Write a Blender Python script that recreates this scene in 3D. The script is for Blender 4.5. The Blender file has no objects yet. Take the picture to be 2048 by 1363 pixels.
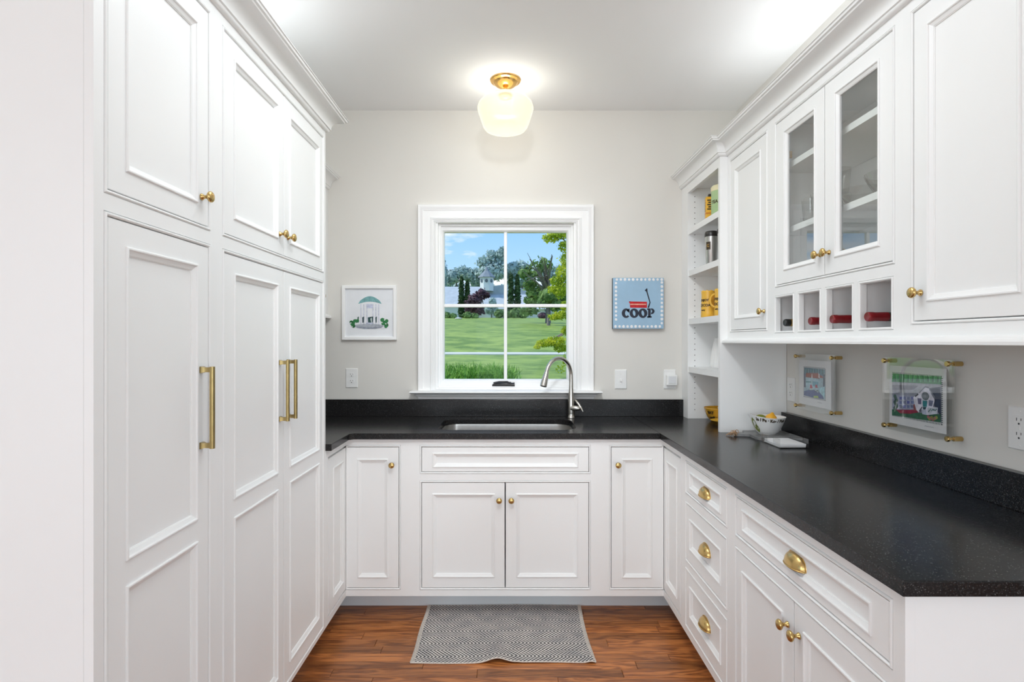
import bpy, bmesh, math, random
import numpy as np
from math import sin, cos, pi, radians, sqrt
from mathutils import Vector, Matrix, Euler

SC = bpy.context.scene
COL = SC.collection

# ------------------------------------------------------------------ camera
F, VX, VY, CH = 1100.0, 1018.0, 682.0, 1.366      # focal length, vanishing point (pixels), eye height (m)
cd = bpy.data.cameras.new('camera')
cam = bpy.data.objects.new('camera', cd)
COL.objects.link(cam)
cam.location = (0, 0, CH)
cam.rotation_euler = (pi/2, 0, 0)
cd.sensor_width = 36.0
cd.lens = F/2048*36
cd.shift_x = (1024-VX)/2048
cd.shift_y = (VY-681.5)/2048
cd.clip_start = 0.02
cd.clip_end = 500
SC.camera = cam

# ------------------------------------------------------------------ colour management
SC.view_settings.view_transform = 'Standard'
SC.view_settings.look = 'None'
SC.view_settings.exposure = 0.32
SC.view_settings.gamma = 1.0
SC.view_settings.use_curve_mapping = False
SC.cycles.use_denoising = True
SC.cycles.max_bounces = 12
SC.cycles.diffuse_bounces = 9
SC.cycles.glossy_bounces = 5
SC.cycles.transparent_max_bounces = 24
SC.cycles.transmission_bounces = 8
SC.cycles.sample_clamp_indirect = 6.0
SC.cycles.caustics_reflective = False
SC.cycles.caustics_refractive = False

# ------------------------------------------------------------------ sky
W = bpy.data.worlds.new('sky')
SC.world = W
W.use_nodes = True
nt = W.node_tree
for n in list(nt.nodes):
    nt.nodes.remove(n)
def N(t, typ, **kw):
    n = t.nodes.new(typ)
    for k, v in kw.items():
        setattr(n, k, v)
    return n
tc = N(nt, 'ShaderNodeTexCoord')
sep = N(nt, 'ShaderNodeSeparateXYZ')
nt.links.new(tc.outputs['Generated'], sep.inputs[0])
ramp = N(nt, 'ShaderNodeValToRGB')
ramp.color_ramp.elements[0].position = 0.0
ramp.color_ramp.elements[0].color = (0.60, 0.83, 0.97, 1)
ramp.color_ramp.elements[1].position = 0.22
ramp.color_ramp.elements[1].color = (0.28, 0.56, 0.95, 1)
e = ramp.color_ramp.elements.new(1.0)
e.color = (0.20, 0.42, 0.85, 1)
nt.links.new(sep.outputs[2], ramp.inputs[0])
mp = N(nt, 'ShaderNodeMapping')
mp.inputs['Scale'].default_value = (7.0, 7.0, 26.0)
mp.inputs['Location'].default_value = (2.53, 0.4, 1.35)
nt.links.new(tc.outputs['Generated'], mp.inputs[0])
noi = N(nt, 'ShaderNodeTexNoise')
noi.inputs['Scale'].default_value = 1.0
noi.inputs['Detail'].default_value = 6
noi.inputs['Roughness'].default_value = 0.55
nt.links.new(mp.outputs[0], noi.inputs['Vector'])
cr = N(nt, 'ShaderNodeValToRGB')
cr.color_ramp.elements[0].position = 0.53
cr.color_ramp.elements[0].color = (0, 0, 0, 1)
cr.color_ramp.elements[1].position = 0.66
cr.color_ramp.elements[1].color = (1, 1, 1, 1)
nt.links.new(noi.outputs['Fac'], cr.inputs[0])
mx = N(nt, 'ShaderNodeMix', data_type='RGBA')
nt.links.new(cr.outputs[0], mx.inputs[0])
nt.links.new(ramp.outputs[0], mx.inputs[6])
mx.inputs[7].default_value = (0.95, 0.97, 1.0, 1)
bg = N(nt, 'ShaderNodeBackground')
bg.inputs['Strength'].default_value = 0.93
wo = N(nt, 'ShaderNodeOutputWorld')
nt.links.new(mx.outputs[2], bg.inputs['Color'])
nt.links.new(bg.outputs[0], wo.inputs[0])

# ------------------------------------------------------------------ lights
def light(name, typ, loc, rot, energy, color=(1, 1, 1), **kw):
    l = bpy.data.lights.new(name, typ)
    l.energy = energy
    l.color = color
    for k, v in kw.items():
        setattr(l, k, v)
    o = bpy.data.objects.new(name, l)
    COL.objects.link(o)
    o.location = loc
    o.rotation_euler = rot
    return o
# sun from the left, high, over the garden
light('sun', 'SUN', (-20, 30, 40), Euler((0, radians(-42), radians(6))), 2.9, (1.0, 0.95, 0.86), angle=0.01)
# added fill lights behind the camera, standing in for daylight from unseen windows
for x in (-2.2, 0.0, 2.2):
    light('window_daylight', 'AREA', (x, -5.90, 1.20), (radians(90), 0, 0), 32, (0.86, 0.945, 1.0), shape='RECTANGLE', size=1.5, size_y=2.2)
for sx in (-1, 1):  # more added fill, from both sides of the unseen room
    for y, pw in ((-3.4, 56),):
        light('side_window_daylight', 'AREA', (3.40*sx, y, 1.45), (radians(90), 0, radians(90)*sx), pw, (0.86, 0.945, 1.0),
              shape='RECTANGLE', size=1.5, size_y=1.9)
# unseen fill light added under the ceiling, over the nearer half of the pantry
light('pantry_ceiling_panel', 'AREA', (-0.02, 1.60, 2.745), (0, 0, 0), 12.5, (0.90, 0.965, 1.0), shape='RECTANGLE', size=1.1, size_y=1.0)

# small fill light added overhead, out of view, aimed down the pantry
light('ceiling_spot_lamp', 'AREA', (0, 0.92, 2.70), (radians(58), 0, 0), 3.6, (0.92, 0.965, 1.0), shape='DISK', size=.20, spread=radians(80))
# soft fill strips added above the cabinets, out of sight, to brighten the ceiling
for x, yc, ln in ((-1.12, 1.8, 1.2), (1.24, 2.0, 1.5)):
    light('cabinet_top_strip', 'AREA', (x, yc, 2.40), (pi, 0, 0), (2.9 if x < 0 else 2.0)*ln/1.5, (0.92, 0.965, 1.0), shape='RECTANGLE', size=.22, size_y=ln)

# ------------------------------------------------------------------ materials
MATS = {}
def mat(name, color=(0.8, 0.8, 0.8), rough=0.5, metal=0.0, spec=0.5, noise=None, bump=None, coat=0.0,
        emit=None, aniso=None):
    """noise=(scale, amount) varies the colour, bump=(scale, strength, distance) adds fine relief"""
    m = bpy.data.materials.new(name)
    m.use_nodes = True
    t = m.node_tree
    b = t.nodes['Principled BSDF']
    b.inputs['Base Color'].default_value = (*color, 1)
    b.inputs['Roughness'].default_value = rough
    b.inputs['Metallic'].default_value = metal
    b.inputs['Specular IOR Level'].default_value = spec
    b.inputs['Coat Weight'].default_value = coat
    tcn = N(t, 'ShaderNodeTexCoord')
    if noise is None:
        noise = (6.0, 0.03)
    nn = N(t, 'ShaderNodeTexNoise')
    nn.inputs['Scale'].default_value = noise[0]
    nn.inputs['Detail'].default_value = 4
    t.links.new(tcn.outputs['Object'], nn.inputs['Vector'])
    mm = N(t, 'ShaderNodeMix', data_type='RGBA', blend_type='MULTIPLY')
    mm.inputs[0].default_value = 1.0
    mm.inputs[6].default_value = (*color, 1)
    rr = N(t, 'ShaderNodeMapRange')
    rr.inputs['From Min'].default_value = 0.3
    rr.inputs['From Max'].default_value = 0.7
    rr.inputs['To Min'].default_value = 1-noise[1]
    rr.inputs['To Max'].default_value = 1+noise[1]
    t.links.new(nn.outputs['Fac'], rr.inputs['Value'])
    t.links.new(rr.outputs[0], mm.inputs[7])
    t.links.new(mm.outputs[2], b.inputs['Base Color'])
    if bump:
        bn = N(t, 'ShaderNodeTexNoise')
        bn.inputs['Scale'].default_value = bump[0]
        bn.inputs['Detail'].default_value = 3
        t.links.new(tcn.outputs['Object'], bn.inputs['Vector'])
        bb = N(t, 'ShaderNodeBump')
        bb.inputs['Strength'].default_value = bump[1]
        bb.inputs['Distance'].default_value = bump[2]
        t.links.new(bn.outputs['Fac'], bb.inputs['Height'])
        t.links.new(bb.outputs[0], b.inputs['Normal'])
    if emit:
        b.inputs['Emission Color'].default_value = (*emit[0], 1)
        b.inputs['Emission Strength'].default_value = emit[1]
    MATS[name] = m
    return m

M_paint = mat('white_cabinet_paint', (0.865, 0.87, 0.865), 0.42, noise=(3, 0.008), bump=(60, 0.04, 0.002))
M_trim = mat('white_trim_paint', (0.885, 0.885, 0.88), 0.35, noise=(3, 0.008))
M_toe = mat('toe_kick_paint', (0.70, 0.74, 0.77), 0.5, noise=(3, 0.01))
M_inner = mat('cabinet_interior_paint', (0.86, 0.86, 0.86), 0.5, noise=(3, 0.008))
M_wall = mat('greige_wall_paint', (0.715, 0.695, 0.655), 0.85, noise=(2, 0.012), bump=(180, 0.05, 0.002))
M_ceil = mat('ceiling_paint', (0.90, 0.905, 0.91), 0.9, noise=(2, 0.006), bump=(120, 0.04, 0.002))
M_brass = mat('brushed_brass', (0.62, 0.43, 0.17), 0.27, 1.0, noise=(40, 0.06))
M_brass_d = mat('aged_brass', (0.40, 0.30, 0.13), 0.33, 1.0, noise=(40, 0.08))
M_brass_l = mat('polished_brass', (0.85, 0.52, 0.18), 0.2, 1.0, noise=(30, 0.04))
M_steel = mat('brushed_steel', (0.62, 0.61, 0.59), 0.28, 1.0, noise=(30, 0.05))
M_nickel = mat('brushed_nickel', (0.56, 0.54, 0.50), 0.24, 1.0, noise=(30, 0.05))
M_plastic = mat('white_plastic', (0.83, 0.83, 0.82), 0.35, noise=(3, 0.01))
M_dark = mat('dark_slot', (0.02, 0.02, 0.02), 0.6)
M_bronze = mat('dark_bronze', (0.035, 0.033, 0.033), 0.35, 0.3)
M_paper = mat('white_paper', (0.82, 0.82, 0.83), 0.8, noise=(20, 0.02))
M_slate = mat('grey_slate', (0.20, 0.20, 0.20), 0.5, noise=(18, 0.35), bump=(60, 0.3, 0.003))
M_twine = mat('jute_twine', (0.42, 0.27, 0.16), 0.9, noise=(200, 0.3), bump=(400, 0.5, 0.002))
M_yellow = mat('yellow_glaze', (0.80, 0.47, 0.06), 0.25, noise=(15, 0.08))
M_ochre = mat('ochre_glaze', (0.62, 0.33, 0.03), 0.25, noise=(15, 0.12))
M_ink = mat('black_lettering', (0.05, 0.03, 0.01), 0.5)
M_navy = mat('navy_paint', (0.008, 0.012, 0.03), 0.5)
M_green_tin = mat('pale_green_enamel', (0.42, 0.58, 0.30), 0.35, noise=(10, 0.06))
M_cream = mat('cream_enamel', (0.80, 0.74, 0.48), 0.4)
M_lidblack = mat('black_plastic_lid', (0.025, 0.022, 0.02), 0.3)
M_white_cer = mat('white_ceramic', (0.80, 0.80, 0.79), 0.28, noise=(10, 0.02))
M_lemon = mat('lemon_rind', (0.85, 0.42, 0.03), 0.4, noise=(12, 0.15), bump=(180, 0.3, 0.002))
M_lime = mat('lime_rind', (0.20, 0.23, 0.03), 0.35, noise=(12, 0.2), bump=(180, 0.3, 0.002))
M_leafpaint = mat('painted_olive_leaf', (0.20, 0.24, 0.06), 0.3, noise=(60, 0.4))
M_redcap = mat('red_foil_capsule', (0.20, 0.008, 0.012), 0.25, 0.2, noise=(30, 0.15))
M_blackcap = mat('black_foil_capsule', (0.02, 0.02, 0.02), 0.3, 0.3)
M_gold = mat('gold_foil_band', (0.55, 0.33, 0.09), 0.3, 0.9)
M_bottle = mat('dark_bottle_glass', (0.012, 0.018, 0.010), 0.08, spec=0.8)
M_wood_pale = mat('pale_wood_slat', (0.52, 0.44, 0.33), 0.6, noise=(20, 0.1))
M_shade = mat('opal_glass_shade', (0.16, 0.15, 0.11), 0.25, emit=((1.0, 0.93, 0.62), 0.58))

def opal():
    t = M_shade.node_tree
    tr_ = N(t, 'ShaderNodeBsdfTransparent')
    ms_ = N(t, 'ShaderNodeMixShader')
    ms_.inputs[0].default_value = 0.13
    t.links.new(t.nodes['Principled BSDF'].outputs[0], ms_.inputs[1])
    t.links.new(tr_.outputs[0], ms_.inputs[2])
    t.links.new(ms_.outputs[0], t.nodes['Material Output'].inputs[0])
opal()

def granite():
    m = mat('black_granite', (0.016, 0.015, 0.015), 0.16, spec=0.28)
    t = m.node_tree
    b = t.nodes['Principled BSDF']
    tcn = N(t, 'ShaderNodeTexCoord')
    v = N(t, 'ShaderNodeTexVoronoi')
    v.inputs['Scale'].default_value = 620
    t.links.new(tcn.outputs['Object'], v.inputs['Vector'])
    n2 = N(t, 'ShaderNodeTexNoise')
    n2.inputs['Scale'].default_value = 320
    n2.inputs['Detail'].default_value = 5
    t.links.new(tcn.outputs['Object'], n2.inputs['Vector'])
    r1 = N(t, 'ShaderNodeValToRGB')
    r1.color_ramp.elements[0].position = 0.52
    r1.color_ramp.elements[0].color = (0.010, 0.0095, 0.010, 1)
    r1.color_ramp.elements[1].position = 0.72
    r1.color_ramp.elements[1].color = (0.040, 0.038, 0.038, 1)
    t.links.new(n2.outputs['Fac'], r1.inputs[0])
    r2 = N(t, 'ShaderNodeValToRGB')
    r2.color_ramp.elements[0].position = 0.955
    r2.color_ramp.elements[0].color = (0, 0, 0, 1)
    r2.color_ramp.elements[1].position = 1.0
    r2.color_ramp.elements[1].color = (0.10, 0.10, 0.10, 1)
    sp = N(t, 'ShaderNodeSeparateColor')
    t.links.new(v.outputs['Color'], sp.inputs[0])
    t.links.new(sp.outputs[0], r2.inputs[0])
    add = N(t, 'ShaderNodeMix', data_type='RGBA', blend_type='ADD')
    add.inputs[0].default_value = 1
    t.links.new(r1.outputs[0], add.inputs[6])
    t.links.new(r2.outputs[0], add.inputs[7])
    t.links.new(add.outputs[2], b.inputs['Base Color'])
    n3 = N(t, 'ShaderNodeTexNoise')
    n3.inputs['Scale'].default_value = 70
    n3.inputs['Detail'].default_value = 4
    t.links.new(tcn.outputs['Object'], n3.inputs['Vector'])
    bb = N(t, 'ShaderNodeBump')
    bb.inputs['Strength'].default_value = 0.10
    bb.inputs['Distance'].default_value = 0.002
    t.links.new(n3.outputs['Fac'], bb.inputs['Height'])
    t.links.new(bb.outputs[0], b.inputs['Normal'])
    mr = N(t, 'ShaderNodeMapRange')
    mr.inputs['To Min'].default_value = 0.14
    mr.inputs['To Max'].default_value = 0.26
    t.links.new(n2.outputs['Fac'], mr.inputs[0])
    t.links.new(mr.outputs[0], b.inputs['Roughness'])
    return m
M_granite = granite()

def thin_glass(name, tint=(0.97, 0.985, 0.98), gain=1.0, rough=0.0):
    m = bpy.data.materials.new(name)
    m.use_nodes = True
    t = m.node_tree
    for n in list(t.nodes):
        t.nodes.remove(n)
    out = N(t, 'ShaderNodeOutputMaterial')
    tr = N(t, 'ShaderNodeBsdfTransparent')
    tr.inputs[0].default_value = (*tint, 1)
    gl = N(t, 'ShaderNodeBsdfGlossy')
    gl.inputs['Roughness'].default_value = rough
    fr = N(t, 'ShaderNodeFresnel')
    fr.inputs['IOR'].default_value = 1.5
    ge = N(t, 'ShaderNodeNewGeometry')
    inv = N(t, 'ShaderNodeMath', operation='SUBTRACT')
    inv.inputs[0].default_value = 1.0
    t.links.new(ge.outputs['Backfacing'], inv.inputs[1])
    mu = N(t, 'ShaderNodeMath', operation='MULTIPLY')
    t.links.new(fr.outputs[0], mu.inputs[0])
    t.links.new(inv.outputs[0], mu.inputs[1])
    m2 = N(t, 'ShaderNodeMath', operation='MULTIPLY', use_clamp=True)
    m2.inputs[1].default_value = gain
    t.links.new(mu.outputs[0], m2.inputs[0])
    mixs = N(t, 'ShaderNodeMixShader')
    t.links.new(m2.outputs[0], mixs.inputs[0])
    t.links.new(tr.outputs[0], mixs.inputs[1])
    t.links.new(gl.outputs[0], mixs.inputs[2])
    t.links.new(mixs.outputs[0], out.inputs[0])
    return m
M_glass = thin_glass('clear_pane_glass', gain=2.2)
M_winglass = thin_glass('window_glass', (0.99, 0.995, 1.0), 0.14)
M_acrylic = thin_glass('clear_acrylic', (0.99, 0.993, 0.99), 2.1)
M_glassware = thin_glass('clear_glassware', (0.90, 0.90, 0.89), 2.2, 0.03)

def wood_floor():
    m = bpy.data.materials.new('oak_floor')
    m.use_nodes = True
    t = m.node_tree
    b = t.nodes['Principled BSDF']
    tcn = N(t, 'ShaderNodeTexCoord')
    oi = N(t, 'ShaderNodeObjectInfo')
    sc = N(t, 'ShaderNodeVectorMath', operation='SCALE')
    comb = N(t, 'ShaderNodeCombineXYZ')
    m1 = N(t, 'ShaderNodeMath', operation='MULTIPLY')
    m1.inputs[1].default_value = 37.0
    m3 = N(t, 'ShaderNodeMath', operation='MULTIPLY')
    m3.inputs[1].default_value = 91.0
    t.links.new(oi.outputs['Random'], m1.inputs[0])
    t.links.new(oi.outputs['Random'], m3.inputs[0])
    t.links.new(m1.outputs[0], comb.inputs[0])
    t.links.new(m3.outputs[0], comb.inputs[2])
    addv = N(t, 'ShaderNodeVectorMath', operation='ADD')
    t.links.new(tcn.outputs['Object'], addv.inputs[0])
    t.links.new(comb.outputs[0], addv.inputs[1])
    def stretched(sx, sy, detail, dist):
        mpn = N(t, 'ShaderNodeMapping')
        mpn.inputs['Scale'].default_value = (sx, sy, 1)
        t.links.new(addv.outputs[0], mpn.inputs[0])
        nn = N(t, 'ShaderNodeTexNoise')
        nn.inputs['Scale'].default_value = 1
        nn.inputs['Detail'].default_value = detail
        nn.inputs['Distortion'].default_value = dist
        t.links.new(mpn.outputs[0], nn.inputs['Vector'])
        return nn
    big = stretched(2.2, 18, 3, 0.8)
    # cathedral grain: rings from a stretched noise field
    ring = N(t, 'ShaderNodeMath', operation='MULTIPLY')
    ring.inputs[1].default_value = 34.0
    t.links.new(big.outputs['Fac'], ring.inputs[0])
    sn = N(t, 'ShaderNodeMath', operation='SINE')
    t.links.new(ring.outputs[0], sn.inputs[0])
    fine = stretched(14, 420, 4, 0.2)
    r1 = N(t, 'ShaderNodeMapRange')
    r1.inputs['From Min'].default_value = -1
    r1.inputs['To Min'].default_value = 0.0
    r1.inputs['To Max'].default_value = 1.0
    t.links.new(sn.outputs[0], r1.inputs[0])
    mixf = N(t, 'ShaderNodeMix', data_type='FLOAT')
    mixf.inputs[0].default_value = 0.72
    t.links.new(r1.outputs[0], mixf.inputs[2])
    t.links.new(fine.outputs['Fac'], mixf.inputs[3])
    rp = N(t, 'ShaderNodeValToRGB')
    rp.color_ramp.elements[0].position = 0.25
    rp.color_ramp.elements[0].color = (0.16, 0.046, 0.014, 1)
    rp.color_ramp.elements[1].position = 0.62
    rp.color_ramp.elements[1].color = (0.50, 0.18, 0.050, 1)
    e3 = rp.color_ramp.elements.new(0.9)
    e3.color = (0.64, 0.27, 0.085, 1)
    t.links.new(mixf.outputs[0], rp.inputs[0])
    hv = N(t, 'ShaderNodeHueSaturation')
    mr = N(t, 'ShaderNodeMapRange')
    mr.inputs['To Min'].default_value = 0.62
    mr.inputs['To Max'].default_value = 1.22
    t.links.new(oi.outputs['Random'], mr.inputs[0])
    t.links.new(mr.outputs[0], hv.inputs['Value'])
    t.links.new(rp.outputs[0], hv.inputs['Color'])
    t.links.new(hv.outputs[0], b.inputs['Base Color'])
    b.inputs['Roughness'].default_value = 0.33
    bb = N(t, 'ShaderNodeBump')
    bb.inputs['Strength'].default_value = 0.15
    bb.inputs['Distance'].default_value = 0.001
    t.links.new(fine.outputs['Fac'], bb.inputs['Height'])
    t.links.new(bb.outputs[0], b.inputs['Normal'])
    return m
M_floor = wood_floor()

def rug_material():
    m = bpy.data.materials.new('herringbone_weave')
    m.use_nodes = True
    t = m.node_tree
    b = t.nodes['Principled BSDF']
    b.inputs['Roughness'].default_value = 0.95
    b.inputs['Specular IOR Level'].default_value = 0.1
    tcn = N(t, 'ShaderNodeTexCoord')
    nz = N(t, 'ShaderNodeTexNoise')
    nz.inputs['Scale'].default_value = 9
    t.links.new(tcn.outputs['Object'], nz.inputs['Vector'])
    wob = N(t, 'ShaderNodeVectorMath', operation='MULTIPLY_ADD')
    wob.inputs[1].default_value = (0.010, 0.006, 0)
    t.links.new(nz.outputs['Color'], wob.inputs[0])
    t.links.new(tcn.outputs['Object'], wob.inputs[2])
    sp = N(t, 'ShaderNodeSeparateXYZ')
    t.links.new(wob.outputs[0], sp.inputs[0])
    def math2(op, a, bb, c=None):
        n = N(t, 'ShaderNodeMath', operation=op)
        for i, v in enumerate((a, bb)):
            if v is None:
                continue
            if isinstance(v, (int, float)):
                n.inputs[i].default_value = v
            else:
                t.links.new(v, n.inputs[i])
        return n.outputs[0]
    pp = math2('PINGPONG', sp.outputs[1], 0.052)
    s = math2('ADD', sp.outputs[0], pp)
    fr = math2('FRACT', math2('DIVIDE', s, 0.0165), None)
    stripe = math2('GREATER_THAN', fr, 0.46)
    rows = math2('FRACT', math2('DIVIDE', sp.outputs[1], 0.0095), None)
    rowm = math2('GREATER_THAN', rows, 0.20)
    dark = math2('MULTIPLY', stripe, rowm)
    n2 = N(t, 'ShaderNodeTexNoise')
    n2.inputs['Scale'].default_value = 14
    n2.inputs['Detail'].default_value = 3
    t.links.new(tcn.outputs['Object'], n2.inputs['Vector'])
    cl = N(t, 'ShaderNodeValToRGB')
    cl.color_ramp.elements[0].position = 0.3
    cl.color_ramp.elements[0].color = (0.56, 0.54, 0.53, 1)
    cl.color_ramp.elements[1].position = 0.7
    cl.color_ramp.elements[1].color = (0.76, 0.72, 0.68, 1)
    t.links.new(n2.outputs['Fac'], cl.inputs[0])
    cdk = N(t, 'ShaderNodeValToRGB')
    cdk.color_ramp.elements[0].position = 0.35
    cdk.color_ramp.elements[0].color = (0.012, 0.013, 0.02, 1)
    cdk.color_ramp.elements[1].position = 0.65
    cdk.color_ramp.elements[1].color = (0.030, 0.024, 0.025, 1)
    t.links.new(n2.outputs['Fac'], cdk.inputs[0])
    mxx = N(t, 'ShaderNodeMix', data_type='RGBA')
    t.links.new(dark, mxx.inputs[0])
    t.links.new(cl.outputs[0], mxx.inputs[6])
    t.links.new(cdk.outputs[0], mxx.inputs[7])
    t.links.new(mxx.outputs[2], b.inputs['Base Color'])
    inv = math2('SUBTRACT', 1.0, dark)
    bb = N(t, 'ShaderNodeBump')
    bb.inputs['Strength'].default_value = 0.5
    bb.inputs['Distance'].default_value = 0.002
    t.links.new(inv, bb.inputs['Height'])
    t.links.new(bb.outputs[0], b.inputs['Normal'])
    return m
M_rug = rug_material()
M_hem = mat('cream_cotton_hem', (0.66, 0.61, 0.55), 0.95, noise=(300, 0.3), bump=(500, 0.6, 0.002))

def foliage(name, c1, c2, scale=3.0, trans=0.35):
    m = bpy.data.materials.new(name)
    m.use_nodes = True
    t = m.node_tree
    b = t.nodes['Principled BSDF']
    b.inputs['Roughness'].default_value = 0.6
    b.inputs['Specular IOR Level'].default_value = 0.2
    tcn = N(t, 'ShaderNodeTexCoord')
    nz = N(t, 'ShaderNodeTexNoise')
    nz.inputs['Scale'].default_value = scale
    nz.inputs['Detail'].default_value = 5
    t.links.new(tcn.outputs['Object'], nz.inputs['Vector'])
    rp = N(t, 'ShaderNodeValToRGB')
    nz.inputs['Roughness'].default_value = 0.75
    rp.color_ramp.elements[0].position = 0.40
    rp.color_ramp.elements[0].color = (*c1, 1)
    rp.color_ramp.elements[1].position = 0.60
    rp.color_ramp.elements[1].color = (*c2, 1)
    t.links.new(nz.outputs['Fac'], rp.inputs[0])
    t.links.new(rp.outputs[0], b.inputs['Base Color'])
    if trans > 0:
        tl = N(t, 'ShaderNodeBsdfTranslucent')
        t.links.new(rp.outputs[0], tl.inputs[0])
        ms = N(t, 'ShaderNodeMixShader')
        ms.inputs[0].default_value = trans
        t.links.new(b.outputs[0], ms.inputs[1])
        t.links.new(tl.outputs[0], ms.inputs[2])
        t.links.new(ms.outputs[0], t.nodes['Material Output'].inputs[0])
    return m
M_lawn = foliage('lawn_grass', (0.12, 0.21, 0.03), (0.29, 0.39, 0.075), 0.9, 0)
M_maple = foliage('yellow_green_leaves', (0.28, 0.42, 0.02), (0.72, 0.74, 0.08), 7.0)
M_hazy = foliage('hazy_blue_green_leaves', (0.34, 0.47, 0.46), (0.58, 0.70, 0.68), 0.35)  # distance haze painted into the leaf colour, pale and bluish
M_bush = foliage('mid_green_leaves', (0.09, 0.19, 0.05), (0.32, 0.47, 0.17), 1.6)
M_conif = foliage('dark_green_needles', (0.02, 0.06, 0.02), (0.07, 0.14, 0.05), 1.0, 0.1)
M_purple = foliage('purple_leaves', (0.05, 0.03, 0.045), (0.22, 0.12, 0.16), 2.5, 0.3)
M_strap = foliage('strap_leaves', (0.04, 0.17, 0.015), (0.34, 0.60, 0.12), 14.0, 0.3)
M_bark = mat('grey_bark', (0.20, 0.18, 0.17), 0.9, noise=(8, 0.3))
M_conc = mat('pale_concrete', (0.62, 0.62, 0.60), 0.9, noise=(1.5, 0.06))
M_siding = mat('white_siding', (0.72, 0.74, 0.76), 0.8, noise=(0.5, 0.05))
M_shingle = mat('pale_grey_shingles', (0.42, 0.47, 0.51), 0.9, noise=(1.5, 0.1))
M_darkroof = mat('slate_blue_roofing', (0.20, 0.24, 0.28), 0.8, noise=(1.5, 0.1))

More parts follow.
